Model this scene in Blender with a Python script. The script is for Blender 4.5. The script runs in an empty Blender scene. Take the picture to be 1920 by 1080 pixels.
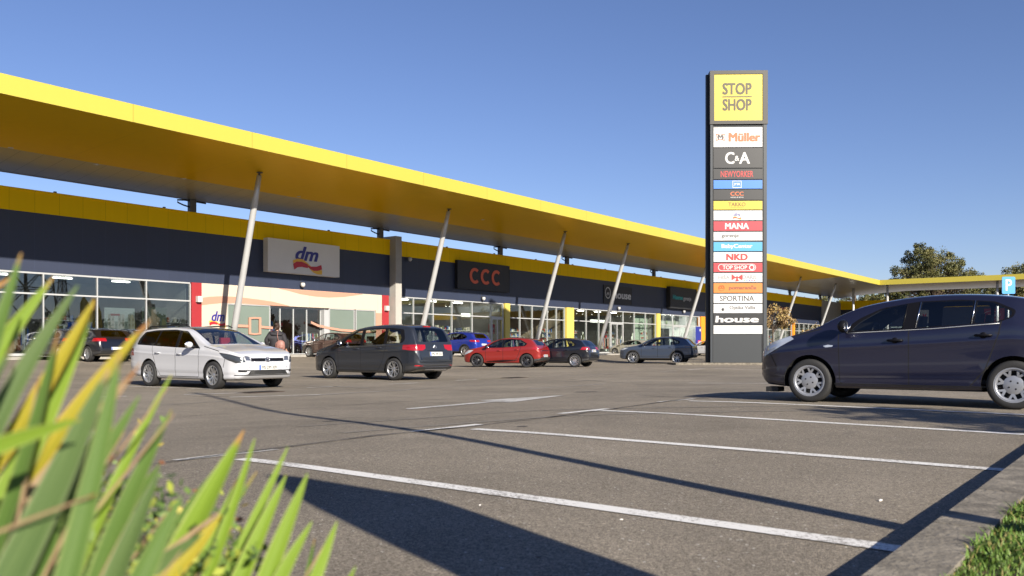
import bpy, bmesh, math, random
from mathutils import Vector, Matrix
from mathutils.bvhtree import BVHTree
random.seed(7)
R = math.radians
S = bpy.context.scene
COL = S.collection

# ---------------------------------------------------------------- camera, sky, sun, exposure
CAMH = 0.95
FPX, HORY = 1650.0, 652.0
cd = bpy.data.cameras.new('camera'); cam = bpy.data.objects.new('camera', cd); COL.objects.link(cam)
cd.sensor_width = 36.0; cd.lens = 36.0*FPX/1920
cd.shift_y = (HORY-540)/1920
cd.clip_start = 0.05; cd.clip_end = 3000
cam.location = (0, 0, CAMH); cam.rotation_euler = (R(90), 0, 0)
cd.dof.use_dof = True; cd.dof.focus_distance = 24.0; cd.dof.aperture_fstop = 4.5
S.camera = cam
SUN_EL = R(23.7)
SUND = Vector((0.49, -0.872, 0)).normalized()
W = bpy.data.worlds.new('World'); S.world = W; W.use_nodes = True
nt = W.node_tree
sky = nt.nodes.new('ShaderNodeTexSky'); sky.sky_type = 'NISHITA'; sky.sun_disc = False
sky.sun_elevation = SUN_EL; sky.sun_rotation = math.atan2(SUND.x, SUND.y)
sky.air_density = 1.0; sky.dust_density = 0.05; sky.ozone_density = 2.2; sky.altitude = 200
bg = nt.nodes['Background']; bg.inputs[1].default_value = 0.053
tint = nt.nodes.new('ShaderNodeMix'); tint.data_type = 'RGBA'; tint.blend_type = 'MULTIPLY'; tint.inputs[0].default_value = 1.0
tint.inputs[7].default_value = (.93, .94, 1.22, 1)
nt.links.new(sky.outputs[0], tint.inputs[6]); nt.links.new(tint.outputs[2], bg.inputs[0])
sd = bpy.data.lights.new('sun', 'SUN'); sd.energy = 5.0; sd.angle = R(0.53); sd.color = (1.0, 0.91, 0.77)
sun = bpy.data.objects.new('sun', sd); COL.objects.link(sun)
sv = Vector((SUND.x*math.cos(SUN_EL), SUND.y*math.cos(SUN_EL), math.sin(SUN_EL)))
sun.rotation_euler = sv.to_track_quat('Z', 'Y').to_euler(); sun.location = (30, -40, 40)
S.view_settings.view_transform = 'Standard'; S.view_settings.look = 'None'
S.view_settings.exposure = 0.92; S.view_settings.gamma = 1.0
S.render.engine = 'CYCLES'
S.cycles.max_bounces = 8; S.cycles.transparent_max_bounces = 24; S.cycles.sample_clamp_indirect = 6
S.cycles.caustics_reflective = False; S.cycles.caustics_refractive = False

# ---------------------------------------------------------------- frames of reference
KW = 92000.0; CW = KW/FPX                     # facade line X = .745 Y - CW
TH = math.atan2(.802, .597)
CT, ST = math.cos(TH), math.sin(TH)
def tp(x, y):                                 # along-facade, in-front-of-facade
    return ((x+CW)*CT + y*ST, (x+CW)*ST - y*CT)
def loc_w(t, p, z=0.0):
    return Vector((-CW + CT*t + ST*p, ST*t - CT*p, z))
def sstep(a, b, v):
    u = max(0.0, min(1.0, (v-a)/(b-a))); return u*u*(3-2*u)
def ground(x, y):
    t, p = tp(x, y)
    zr = .40 - .14*sstep(80, 108, t)
    z = zr*(1-sstep(6, 15, p)) + .18*sstep(33, 40.5, p)
    if t > 170: z *= 1
    return z
def pxg(px, py, dz=0.0):                      # picture point to ground point
    z = 0.0
    for _ in range(40):
        D = FPX*(CAMH-z-dz)/max(py-HORY, .5); x = (px-960)/FPX*D
        z = .5*z + .5*ground(x, D)
    return Vector((x, D, ground(x, D)+dz))
def pxd(px, D, py=None):
    x = (px-960)/FPX*D
    return Vector((x, D, ground(x, D) if py is None else CAMH+(HORY-py)/FPX*D))
def fz(px, py, p=0.0):                        # picture point to (t, z) on a plane p in front of the facade
    a = (px-960)/FPX
    # X=-CW+CT t+ST p ; Y=ST t-CT p ; X=aY
    t = (CW - ST*p - a*CT*p)/(CT - a*ST)
    Y = ST*t - CT*p
    return t, CAMH+(HORY-py)/FPX*Y

# ---------------------------------------------------------------- materials
MATS = {}
def P(m): return m.node_tree.nodes['Principled BSDF']
def mat(name, col=(.5,.5,.5), rough=.6, metal=0.0, coat=0.0, spec=.5, emit=None, es=1.0, noise=0.0, nscale=8.0, bump=0.0, bscale=60.0, coord='Object'):
    if name in MATS: return MATS[name]
    m = bpy.data.materials.new(name); m.use_nodes = True; b = P(m); n = m.node_tree.nodes; l = m.node_tree.links
    b.inputs['Base Color'].default_value = (*col, 1); b.inputs['Roughness'].default_value = rough
    b.inputs['Metallic'].default_value = metal; b.inputs['Coat Weight'].default_value = coat
    b.inputs['Coat Roughness'].default_value = .04; b.inputs['Specular IOR Level'].default_value = spec
    if emit: b.inputs['Emission Color'].default_value = (*emit, 1); b.inputs['Emission Strength'].default_value = es
    if noise or bump:
        tc = n.new('ShaderNodeTexCoord')
    if noise:
        t = n.new('ShaderNodeTexNoise'); t.inputs['Scale'].default_value = nscale; t.inputs['Detail'].default_value = 6
        l.new(tc.outputs[coord], t.inputs['Vector'])
        r = n.new('ShaderNodeMapRange'); r.inputs[1].default_value = .3; r.inputs[2].default_value = .7
        r.inputs[3].default_value = 1-noise; r.inputs[4].default_value = 1+noise
        l.new(t.outputs[0], r.inputs[0])
        h = n.new('ShaderNodeHueSaturation'); h.inputs['Color'].default_value = (*col, 1)
        l.new(r.outputs[0], h.inputs['Value']); l.new(h.outputs[0], b.inputs['Base Color'])
    if bump:
        t2 = n.new('ShaderNodeTexNoise'); t2.inputs['Scale'].default_value = bscale; t2.inputs['Detail'].default_value = 4
        l.new(tc.outputs[coord], t2.inputs['Vector'])
        bm_ = n.new('ShaderNodeBump'); bm_.inputs['Strength'].default_value = bump; bm_.inputs['Distance'].default_value = .02
        l.new(t2.outputs[0], bm_.inputs['Height']); l.new(bm_.outputs[0], b.inputs['Normal'])
    MATS[name] = m; return m
def glass(name, tint=(.5,.55,.55), rough=0.0, ior=1.5, base=.04):
    if name in MATS: return MATS[name]
    m = bpy.data.materials.new(name); m.use_nodes = True; n = m.node_tree.nodes; l = m.node_tree.links
    n.remove(P(m)); out = n['Material Output']
    tr = n.new('ShaderNodeBsdfTransparent'); tr.inputs[0].default_value = (*tint, 1)
    gl = n.new('ShaderNodeBsdfGlossy'); gl.inputs['Roughness'].default_value = rough; gl.inputs[0].default_value = (.95,.97,1,1)
    lw = n.new('ShaderNodeLayerWeight'); f0 = ((ior-1)/(ior+1))**2
    fr = n.new('ShaderNodeMath'); fr.operation = 'POWER'; fr.inputs[1].default_value = 4.6; l.new(lw.outputs['Facing'], fr.inputs[0])
    mx = n.new('ShaderNodeMixShader'); ad = n.new('ShaderNodeMath'); ad.operation = 'MULTIPLY_ADD'; ad.use_clamp = True; ad.inputs[1].default_value = .92-f0; ad.inputs[2].default_value = base+f0
    l.new(fr.outputs[0], ad.inputs[0]); l.new(ad.outputs[0], mx.inputs[0]); l.new(tr.outputs[0], mx.inputs[1]); l.new(gl.outputs[0], mx.inputs[2])
    l.new(mx.outputs[0], out.inputs[0]); MATS[name] = m; return m
def paint(name, col, metal=.0, rough=.35):
    m = mat(name, col, rough, metal, coat=1.0)
    return m
def seam_mat(name, col, step, wdt=.014, rough=.45, dark=.45, noise=.06, metal=0.0, spec=.5, axis=0, streak=.05):
    """panel cladding: joints every `step` metres along the object's own axis, faint dirt"""
    if name in MATS: return MATS[name]
    m = mat(name, col, rough, metal, spec=spec); n = m.node_tree.nodes; l = m.node_tree.links; b = P(m)
    tc = n.new('ShaderNodeTexCoord'); sp = n.new('ShaderNodeSeparateXYZ'); l.new(tc.outputs['Object'], sp.inputs[0])
    d = n.new('ShaderNodeMath'); d.operation = 'DIVIDE'; d.inputs[1].default_value = step; l.new(sp.outputs[axis], d.inputs[0])
    f = n.new('ShaderNodeMath'); f.operation = 'FRACT'; l.new(d.outputs[0], f.inputs[0])
    lt = n.new('ShaderNodeMath'); lt.operation = 'LESS_THAN'; lt.inputs[1].default_value = wdt/step; l.new(f.outputs[0], lt.inputs[0])
    fl = n.new('ShaderNodeMath'); fl.operation = 'FLOOR'; l.new(d.outputs[0], fl.inputs[0])
    wn = n.new('ShaderNodeTexWhiteNoise'); wn.noise_dimensions = '1D'; l.new(fl.outputs[0], wn.inputs['W'])
    no = n.new('ShaderNodeTexNoise'); no.inputs['Scale'].default_value = .8; no.inputs['Detail'].default_value = 5
    mp = n.new('ShaderNodeMapping'); mp.inputs['Scale'].default_value = (3, 3, .35) if axis == 0 else (1, 1, 1)
    l.new(tc.outputs['Object'], mp.inputs[0]); l.new(mp.outputs[0], no.inputs[0])
    a = n.new('ShaderNodeMath'); a.operation = 'MULTIPLY_ADD'; a.inputs[1].default_value = noise; a.inputs[2].default_value = 1-noise/2
    l.new(wn.outputs[0], a.inputs[0])
    a2 = n.new('ShaderNodeMath'); a2.operation = 'MULTIPLY_ADD'; a2.inputs[1].default_value = streak*2; l.new(no.outputs[0], a2.inputs[0])
    l.new(a.outputs[0], a2.inputs[2])
    s = n.new('ShaderNodeMath'); s.operation = 'MULTIPLY_ADD'; s.inputs[1].default_value = -dark; l.new(lt.outputs[0], s.inputs[0]); l.new(a2.outputs[0], s.inputs[2])
    h = n.new('ShaderNodeHueSaturation'); h.inputs['Color'].default_value = (*col, 1); l.new(s.outputs[0], h.inputs['Value'])
    l.new(h.outputs[0], b.inputs['Base Color'])
    return m

YEL = (.88, .56, .0)
M_black = mat('matte_black', (.012,.012,.013), .7)
M_rubber = mat('rubber', (.02,.02,.021), .75, bump=.1, bscale=90)
M_trim = mat('black_trim', (.007,.007,.009), .35, spec=.18)
M_chrome = mat('chrome', (.75,.75,.77), .15, 1.0)
M_alloy = mat('alloy', (.55,.56,.58), .3, .85)
M_alloyd = mat('dark_alloy', (.10,.10,.11), .35, .8)
M_white = mat('white_paint', (.50,.50,.49), .5)
M_frame = mat('window_aluminium', (.45,.46,.47), .4, .2)
M_yel = seam_mat('yellow_cladding', YEL, 1.2, .02, .6, .35, .05, spec=.15)
M_yelf = seam_mat('yellow_fascia', (.44,.37,.055), 5.9, .045, .4, .25, .03, streak=.02)
M_dark = seam_mat('dark_cladding', (.023,.031,.060), 1.2, .02, .5, -.3, .08)
M_conc = mat('pale_concrete', (.36,.35,.325), .8, noise=.06, nscale=1.5, bump=.1)
M_steel = mat('galvanised_steel', (.46,.47,.48), .42, .35, noise=.05, nscale=3)
M_post = mat('dark_steel', (.10,.10,.10), .5, .5)

# ---------------------------------------------------------------- object helpers
def tag(o, label=None, cat=None, group=None, kind=None):
    if label: o['label'] = label
    if cat: o['category'] = cat
    if group: o['group'] = group
    if kind: o['kind'] = kind
    return o
def thing(name, label, cat, loc=(0,0,0), rz=0.0, group=None):
    o = bpy.data.objects.new(name, None); COL.objects.link(o); o.empty_display_size = .2
    o.location = loc; o.rotation_euler = (0, 0, rz); return tag(o, label, cat, group)
class MB:
    """gathers shapes into ONE mesh"""
    def __init__(s): s.v = []; s.f = []; s.m = []; s.sm = []
    def add(s, vs, fs, mi=0, smooth=False, M=None):
        o = len(s.v)
        s.v += [tuple(M @ Vector(v)) if M else tuple(v) for v in vs]
        for f in fs: s.f.append([i+o for i in f]); s.m.append(mi); s.sm.append(smooth)
        return s
    def box(s, a, b, mi=0, M=None, bev=0.0):
        (x0,y0,z0), (x1,y1,z1) = a, b
        if x0 > x1: x0, x1 = x1, x0
        if y0 > y1: y0, y1 = y1, y0
        if z0 > z1: z0, z1 = z1, z0
        vs = [(x0,y0,z0),(x1,y0,z0),(x1,y1,z0),(x0,y1,z0),(x0,y0,z1),(x1,y0,z1),(x1,y1,z1),(x0,y1,z1)]
        fs = [(0,3,2,1),(4,5,6,7),(0,1,5,4),(1,2,6,5),(2,3,7,6),(3,0,4,7)]
        return s.add(vs, fs, mi, False, M)
    def tube(s, pts, rad, n=12, mi=0, caps=True, smooth=True):
        pts = [Vector(p) for p in pts]; rad = rad if isinstance(rad, (list, tuple)) else [rad]*len(pts)
        vs = []; fs = []; up = None
        for i, p in enumerate(pts):
            d = (pts[min(i+1, len(pts)-1)] - pts[max(i-1, 0)]).normalized()
            if up is None: up = Vector((0,0,1)) if abs(d.z) < .9 else Vector((1,0,0))
            a = d.cross(up).normalized(); b = a.cross(d).normalized(); up = b
            for k in range(n):
                an = 2*math.pi*k/n; vs.append(p + (a*math.cos(an) + b*math.sin(an))*rad[i])
        for i in range(len(pts)-1):
            for k in range(n):
                k2 = (k+1) % n; fs.append((i*n+k, i*n+k2, (i+1)*n+k2, (i+1)*n+k))
        if caps: fs.append(tuple(range(n-1, -1, -1))); fs.append(tuple((len(pts)-1)*n+k for k in range(n)))
        return s.add(vs, fs, mi, smooth)
    def lathe(s, prof, n=24, mi=0, M=None, smooth=True, closed=False):
        """prof (r,z) round z"""
        vs = []; fs = []
        for r, z in prof:
            for k in range(n):
                a = 2*math.pi*k/n; vs.append((r*math.cos(a), r*math.sin(a), z))
        m = len(prof)
        for i in range(m if closed else m-1):
            j = (i+1) % m
            for k in range(n):
                k2 = (k+1) % n; fs.append((i*n+k, i*n+k2, j*n+k2, j*n+k))
        return s.add(vs, fs, mi, smooth, M)
    def prism(s, poly, d0, d1, axis='y', mi=0, M=None):
        """2-D polygon extruded along axis: 'y' -> (a, d, b), 'z' -> (a, b, d), 'x' -> (d, a, b)"""
        def q(a, b, d): return {'y': (a, d, b), 'z': (a, b, d), 'x': (d, a, b)}[axis]
        n = len(poly); vs = [q(a, b, d0) for a, b in poly] + [q(a, b, d1) for a, b in poly]
        fs = [tuple(range(n)), tuple(range(2*n-1, n-1, -1))]
        for i in range(n): j = (i+1) % n; fs.append((i, i+n, j+n, j))
        return s.add(vs, fs, mi, False, M)
    def strip(s, A, B, d0, d1, axis='y', mi=0, M=None):
        """band between two polylines of equal length, extruded; works for concave shapes"""
        for i in range(len(A)-1): s.prism([A[i], A[i+1], B[i+1], B[i]], d0, d1, axis, mi, M)
        return s
    def build(s, name, mats, parent=None, fix=True):
        me = bpy.data.meshes.new(name); me.from_pydata([tuple(v) for v in s.v], [], s.f)
        for m in (mats if isinstance(mats, (list, tuple)) else [mats]): me.materials.append(m)
        me.polygons.foreach_set('material_index', s.m); me.polygons.foreach_set('use_smooth', s.sm)
        me.update()
        if fix:
            b = bmesh.new(); b.from_mesh(me); bmesh.ops.recalc_face_normals(b, faces=b.faces); b.to_mesh(me); b.free()
        o = bpy.data.objects.new(name, me); COL.objects.link(o)
        if parent: o.parent = parent
        return o
def text(name, s, m, parent, M, w=None, h=None, bold=0.0, shear=0.0, ext=.004, cx=True):
    """letters as a mesh, fitted to w x h, in the local XZ plane facing -Y before M"""
    cu = bpy.data.curves.new(name, 'FONT'); cu.body = s; cu.size = 1; cu.offset = 0.0; cu.shear = shear; cu.extrude = 0; cu.resolution_u = 3
    cu.fill_mode = 'BOTH'
    t = bpy.data.objects.new(name, cu); COL.objects.link(t)
    dg = bpy.context.evaluated_depsgraph_get(); me = bpy.data.meshes.new_from_object(t.evaluated_get(dg))
    bpy.data.objects.remove(t); bpy.data.curves.remove(cu)
    xs = [v.co.x for v in me.vertices]; ys = [v.co.y for v in me.vertices]
    if not xs: return None
    x0, x1, y0, y1 = min(xs), max(xs), min(ys), max(ys)
    sy = h/(y1-y0) if h else None; sx = w/(x1-x0) if w else None
    sx = sx or sy; sy = sy or sx
    for v in me.vertices:
        v.co = M @ Vector(((v.co.x-(x0+x1)/2)*sx, 0, (v.co.y-(y0+y1)/2)*sy))
    me.materials.clear(); me.materials.append(m)
    b = bmesh.new(); b.from_mesh(me)
    nrm = (M.to_3x3() @ Vector((0, -1, 0))).normalized()
    if bold > .008:
        ax = (M.to_3x3() @ Vector((1, 0, 0))).normalized()*bold*sx*.75; az = (M.to_3x3() @ Vector((0, 0, 1))).normalized()*bold*sy*.75; base = list(b.faces)
        for k, (u, v) in enumerate(((1,.6), (-1,.6), (1,-.6), (-1,-.6))):
            d = bmesh.ops.duplicate(b, geom=base)
            bmesh.ops.translate(b, verts=[g for g in d['geom'] if isinstance(g, bmesh.types.BMVert)], vec=ax*u+az*v+nrm*(.0006*(k+1)))
    r = bmesh.ops.extrude_face_region(b, geom=list(b.faces))
    bmesh.ops.translate(b, verts=[g for g in r['geom'] if isinstance(g, bmesh.types.BMVert)], vec=nrm*ext)
    bmesh.ops.recalc_face_normals(b, faces=b.faces); b.to_mesh(me); b.free()
    o = bpy.data.objects.new(name, me); COL.objects.link(o); o.parent = parent; return o
def T(x, y, z): return Matrix.Translation((x, y, z))

# ---------------------------------------------------------------- ground
def asphalt():
    m = mat('asphalt', (.1,.095,.088), .95, spec=.25); n = m.node_tree.nodes; l = m.node_tree.links; b = P(m)
    tc = n.new('ShaderNodeTexCoord')
    def noise(sc, det=4, rough=.6):
        t = n.new('ShaderNodeTexNoise'); t.inputs['Scale'].default_value = sc; t.inputs['Detail'].default_value = det
        t.inputs['Roughness'].default_value = rough; l.new(tc.outputs['Object'], t.inputs['Vector']); return t
    def rng(src, a, b_, c, d):
        r = n.new('ShaderNodeMapRange'); r.inputs[1].default_value = a; r.inputs[2].default_value = b_; r.inputs[3].default_value = c; r.inputs[4].default_value = d
        l.new(src, r.inputs[0]); return r.outputs[0]
    def mul(a, c):
        x = n.new('ShaderNodeMath'); x.operation = 'MULTIPLY'; l.new(a, x.inputs[0]); l.new(c, x.inputs[1]); return x.outputs[0]
    big = rng(noise(.22, 6, .65).outputs[0], .32, .68, .76, 1.2)
    mid = rng(noise(1.6, 6, .7).outputs[0], .3, .7, .88, 1.1)
    fin = mul(rng(noise(110, 3, .8).outputs[0], .36, .64, .42, 1.6), rng(noise(38, 4, .8).outputs[0], .36, .64, .72, 1.28))
    val = mul(mul(big, mid), fin)
    vo = n.new('ShaderNodeTexVoronoi'); vo.inputs['Scale'].default_value = 42; l.new(tc.outputs['Object'], vo.inputs['Vector'])
    wn = n.new('ShaderNodeTexWhiteNoise'); l.new(vo.outputs['Color'], wn.inputs['Vector'])
    g1 = n.new('ShaderNodeMath'); g1.operation = 'GREATER_THAN'; g1.inputs[1].default_value = .955; l.new(wn.outputs[0], g1.inputs[0])
    g2 = n.new('ShaderNodeMath'); g2.operation = 'LESS_THAN'; g2.inputs[1].default_value = .26; l.new(vo.outputs['Distance'], g2.inputs[0])
    spk = mul(g1.outputs[0], g2.outputs[0])
    h = n.new('ShaderNodeHueSaturation'); h.inputs['Color'].default_value = (.225,.196,.157,1); l.new(val, h.inputs['Value'])
    mx = n.new('ShaderNodeMix'); mx.data_type = 'RGBA'; l.new(spk, mx.inputs[0]); l.new(h.outputs[0], mx.inputs[6]); mx.inputs[7].default_value = (.52,.50,.46,1)
    # dark stains
    st = rng(noise(.9, 5, .7).outputs[0], .62, .70, 0, .5)
    mx2 = n.new('ShaderNodeMix'); mx2.data_type = 'RGBA'; l.new(st, mx2.inputs[0]); l.new(mx.outputs[2], mx2.inputs[6]); mx2.inputs[7].default_value = (.12,.105,.09,1)
    l.new(mx2.outputs[2], b.inputs['Base Color'])
    bp = n.new('ShaderNodeBump'); bp.inputs['Strength'].default_value = .9; bp.inputs['Distance'].default_value = .008
    l.new(noise(150, 3).outputs[0], bp.inputs['Height']); l.new(bp.outputs[0], b.inputs['Normal'])
    return m
M_asph = asphalt()
def frange(a, b, s):
    r = []; 
    while a < b-1e-6: r.append(a); a += s
    return r
xs = [-1500,-900,-500,-300,-200,-140,-100,-80] + frange(-60, 60, .75) + frange(60, 120, 4) + [120,160,240,400,700,1200,1500]
ys = [-800,-400,-200,-100,-60,-40,-20,-10] + frange(-5, 62, .75) + frange(62, 130, 3) + [130,160,200,260,400,700,1100,1600,2400]
vs = [(x, y, ground(x, y)) for y in ys for x in xs]; nx = len(xs)
fs = [(j*nx+i, j*nx+i+1, (j+1)*nx+i+1, (j+1)*nx+i) for j in range(len(ys)-1) for i in range(nx-1)]
g = MB(); g.add(vs, fs, 0, True); tag(g.build('ground', M_asph, fix=False), kind='structure')

def line_mat(name, col, wear=.5, lo=.05):
    m = mat(name, col, .7); n = m.node_tree.nodes; l = m.node_tree.links; b = P(m)
    tc = n.new('ShaderNodeTexCoord')
    t = n.new('ShaderNodeTexNoise'); t.inputs['Scale'].default_value = 38; t.inputs['Detail'].default_value = 6; t.inputs['Roughness'].default_value = .75
    t3 = n.new('ShaderNodeTexNoise'); t3.inputs['Scale'].default_value = 2.2; t3.inputs['Detail'].default_value = 2
    l.new(tc.outputs['Object'], t.inputs['Vector']); l.new(tc.outputs['Object'], t3.inputs['Vector'])
    ad = n.new('ShaderNodeMath'); ad.operation = 'MULTIPLY_ADD'; ad.inputs[1].default_value = .35; l.new(t3.outputs[0], ad.inputs[0]); l.new(t.outputs[0], ad.inputs[2])
    r = n.new('ShaderNodeMapRange'); r.inputs[1].default_value = wear+.13; r.inputs[2].default_value = wear+.2; l.new(ad.outputs[0], r.inputs[0])
    r.inputs[3].default_value = lo; r.inputs[4].default_value = .9
    mx = n.new('ShaderNodeMix'); mx.data_type = 'RGBA'; l.new(r.outputs[0], mx.inputs[0]); mx.inputs[6].default_value = (*col, 1); mx.inputs[7].default_value = (.2,.18,.155,1)
    l.new(mx.outputs[2], b.inputs['Base Color']); return m
M_line = line_mat('road_paint', (.74,.73,.70), .575)
M_linew = line_mat('worn_road_paint', (.66,.65,.62), .53, .12)
M_linef = line_mat('faint_road_paint', (.36,.34,.31), .5, .3)
M_liney = line_mat('worn_yellow_paint', (.36,.29,.08), .5, .2)
M_crack = mat('crack_filler', (.03,.028,.027), .8)
def mark(pts, width, m, dz=.005, name='painted_line', wid2=None, jit=0.0):
    """strip following the ground through world points"""
    A = []; Ws = []
    for i in range(len(pts)-1):
        a, b = pts[i], pts[i+1]; n = max(2, int((b-a).length/.35))
        for k in range(n + (1 if i == len(pts)-2 else 0)): A.append(a.lerp(b, k/n))
    vs = []; fs = []
    for i, q in enumerate(A):
        d = (A[min(i+1, len(A)-1)] - A[max(i-1, 0)]); d.z = 0; d.normalize(); s = Vector((-d.y, d.x, 0))
        if jit: q = q + s*random.uniform(-jit, jit)
        w = width/2*(random.uniform(.5, 1.4) if jit else 1)
        for sg in (-1, 1):
            c = q + s*w*sg; vs.append((c.x, c.y, ground(c.x, c.y)+dz))
        if i: k = 2*i; fs.append((k-2, k, k+1, k-1))
    mb = MB(); mb.add(vs, fs); return tag(mb.build(name, m, fix=False), kind='structure')
def mk(px, width, m, **k): return mark([pxg(*q) for q in px], width, m, **k)
KD = Vector((CT, ST, 0)); PD = Vector((ST, -CT, 0))      # along facade / towards camera side
# bays in front of the camera
l1 = pxg(450, 860); l2 = pxg(890, 804); l3 = pxg(1118, 770); l4 = pxg(1290, 752)
t1, p1 = tp(l1.x, l1.y); t2, _ = tp(l2.x, l2.y); t3, _ = tp(l3.x, l3.y)
PK = 43.95
def bay(px0, px1, w=.115, m=M_line):
    a, b = pxg(*px0), pxg(*px1); mark([a, b], w, m, name='bay_line')
bay((452, 861), (1722, 1036), .125)
bay((888, 805), (1905, 884), .135)
bay((1118, 770), (2050, 823), .14)
bay((1290, 752), (2100, 786), .14)
bay((1290, 718.2), (1700, 723), .12)
for a, b in (((330, 864), (515, 843)), ((775, 810), (899, 796)), ((1050, 776), (1138, 767)), ((1236, 754), (1300, 748))):
    mk([a, b], .12, M_linew if a[0] == 330 else M_line, name='bay_end_bar')
mk([(280, 873), (390, 858), (560, 836), (700, 818), (890, 800), (1080, 777), (1260, 752), (1400, 737)], .035, M_crack, dz=.0095, name='asphalt_joint', jit=.015)
mk([(200, 790), (400, 778), (700, 757), (900, 744)], .02, M_crack, name='asphalt_crack', jit=.01)
mk([(1040, 709), (1440, 726), (1600, 733)], .03, M_crack, name='asphalt_crack', jit=.01)
# arrow and lane marks
def poly_mark(px, m, name):
    vs = [pxg(*q) + Vector((0,0,.006)) for q in px]; mb = MB(); mb.add(vs, [tuple(range(len(vs)))]); tag(mb.build(name, m, fix=False), kind='structure')
poly_mark([(761,766.5),(764,768.2),(930,754.3),(958,755.0),(1062,741.2),(898,751.2),(925,752.3)], M_linew, 'lane_arrow')
for pts, w, m in ((((990,729.5),(1135,720)), .12, M_linef), (((430,745),(600,740)), .14, M_linew), (((600,740),(770,731)), .12, M_linef),
        (((168,745),(238,743)), .12, M_linew), (((440,736),(470,735)), .1, M_linef), (((345,740),(455,737)), .12, M_linew),
        (((205,723),(400,730)), .12, M_linew), (((545,722),(690,727)), .12, M_linef), (((575,727),(640,724.5)), .12, M_linew),
        (((730,720.5),(785,718)), .12, M_linew), (((855,713.5),(895,711.5)), .12, M_linew), (((895,711.5),(1010,706.6)), .1, M_liney),
        (((1010,706.6),(1170,701)), .1, M_linef), (((1170,716),(1290,718)), .1, M_linef), (((1290,693.5),(1320,691.5)), .2, M_linew),
        (((1240,697),(1270,694.5)), .12, M_linef), (((1340,691),(1440,694.5)), .14, M_linew), (((100,709),(245,711)), .1, M_linef),
        (((190,713),(250,711)), .12, M_linew), (((1440,700),(1480,702)), .1, M_linef)):
    mk(pts, w, m)
# stains and joints of the far carriageway
for pts in (((0,700),(300,706)), ((300,746),(520,741)), ((1200,742),(1330,748))):
    mk(pts, .03, M_crack, name='asphalt_crack', jit=.01)
# oil drips, tyre scuffs and old repairs
M_oil = mat('oil_stain', (.075,.066,.056), .7); M_patch = mat('asphalt_repair', (.15,.138,.12), .95, noise=.3, nscale=40, bump=.8, bscale=60)
def blot(c, r, m, n=18, el=1.0, rot=0.0, name='oil_stain', dz=.004):
    rr = random.Random(int(c.x*100)); vs = []
    for k in range(n): a = 2*math.pi*k/n; q = r*(rr.uniform(.6,1.1)); x = q*math.cos(a)*el; y = q*math.sin(a); vs.append((c.x+x*math.cos(rot)-y*math.sin(rot), c.y+x*math.sin(rot)+y*math.cos(rot)))
    mb = MB(); mb.add([(x, y, ground(x, y)+dz) for x, y in vs], [tuple(range(n))]); tag(mb.build(name, m, fix=False), kind='structure')
for px, py, r in ((1345,840,.05),(980,800,.05),(1440,935,.015),(620,790,.08),(1100,735,.2),(1010,1045,.012)): blot(pxg(px, py), r, M_oil, el=1.4)
for pts, w in ((((560,800),(1000,770),(1500,762)), .12), (((640,812),(1050,780),(1500,770)), .12), (((300,760),(900,722),(1300,706)), .14)): mk(pts, w, mat('tyre_scuff', (.185,.165,.138), .9, noise=.2, nscale=20), name='tyre_scuff', dz=.0035)
# manhole grates
for i, (px, py) in enumerate(((490, 735.5), (965, 708.5))):
    c = pxg(px, py); t = thing('drain_grate', ('rusty drain grate in the asphalt in front of the white estate car', 'dark drain grate in the asphalt below the red hatchback')[i], 'drain grate', c, TH, 'drain grates')
    mb = MB(); mb.box((-.45,-.22,.004),(.45,.22,.012)); mb.build('frame', mat('rusty_iron', (.07,.045,.03), .8, .3, noise=.3), t)
    mb = MB()
    for k in range(9): mb.box((-.40+k*.09,-.17,.0125),(-.37+k*.09,.17,.018))
    mb.build('bars', M_black, t)
# litter: a few white bits
M_lit = mat('litter', (.75,.73,.70), .8)
for i, (px, py, s, lb) in enumerate(((1651, 940, .010, 'small white cigarette end on the asphalt near the kerb'), (900, 948, .006, 'white pebble on the asphalt beside the dark pointed shadow'), (1165, 975, .005, 'tiny white pebble below the long thin shadow at bay line'))):
    c = pxg(px, py); b = MB()
    b.tube([(-s*1.6,0,s*.5),(0,0,s*.55),(s*1.6,0,s*.5)], [s*.45,s*.55,s*.42], 8)
    o = b.build('cigarette_end' if i == 0 else 'pebble', M_lit); o.location = c; o.rotation_euler = (0,0,random.random()*3); tag(o, lb, 'litter')
M_kerb = mat('kerb_concrete', (.175,.155,.125), .95, noise=.45, nscale=7, bump=.5, bscale=40)
M_soil = mat('soil', (.045,.028,.018), .95, noise=.5, nscale=12, bump=1.0, bscale=20)
mb = MB()
def kerb_seg(ta, tb, p0, p1, h, mi=0):
    q = [loc_w(ta,p0), loc_w(tb,p0), loc_w(tb,p1), loc_w(ta,p1)]
    gz = [ground(a.x, a.y) for a in q]
    mb.add([(a.x,a.y,z-.05) for a,z in zip(q,gz)] + [(a.x,a.y,z+h) for a,z in zip(q,gz)], [(3,2,1,0),(4,5,6,7),(0,1,5,4),(1,2,6,5),(2,3,7,6),(3,0,4,7)], mi)
tk = tp(1.377, 2.97)[0]
for k in range(-1, 16): kerb_seg(tk-1.5+k*1.0+.006, tk-1.5+(k+1)*1.0-.006, 44.0, 44.2, .095)
tag(mb.build('kerb', M_kerb), kind='structure')
mb = MB(); kerb_seg(tk-1, tk+17, 44.201, 60, .07); tag(mb.build('verge_soil', M_soil), kind='structure')
# pavement along the shops
mb = MB(); 
for k in range(0, 46): 
    a = 20+k*4.0; kerb_seg(a+.004, a+3.996, -1.0, 3.1, .13)
tag(mb.build('pavement', mat('paving', (.30,.285,.26), .85, noise=.12, nscale=3, bump=.3)), kind='structure')
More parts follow.
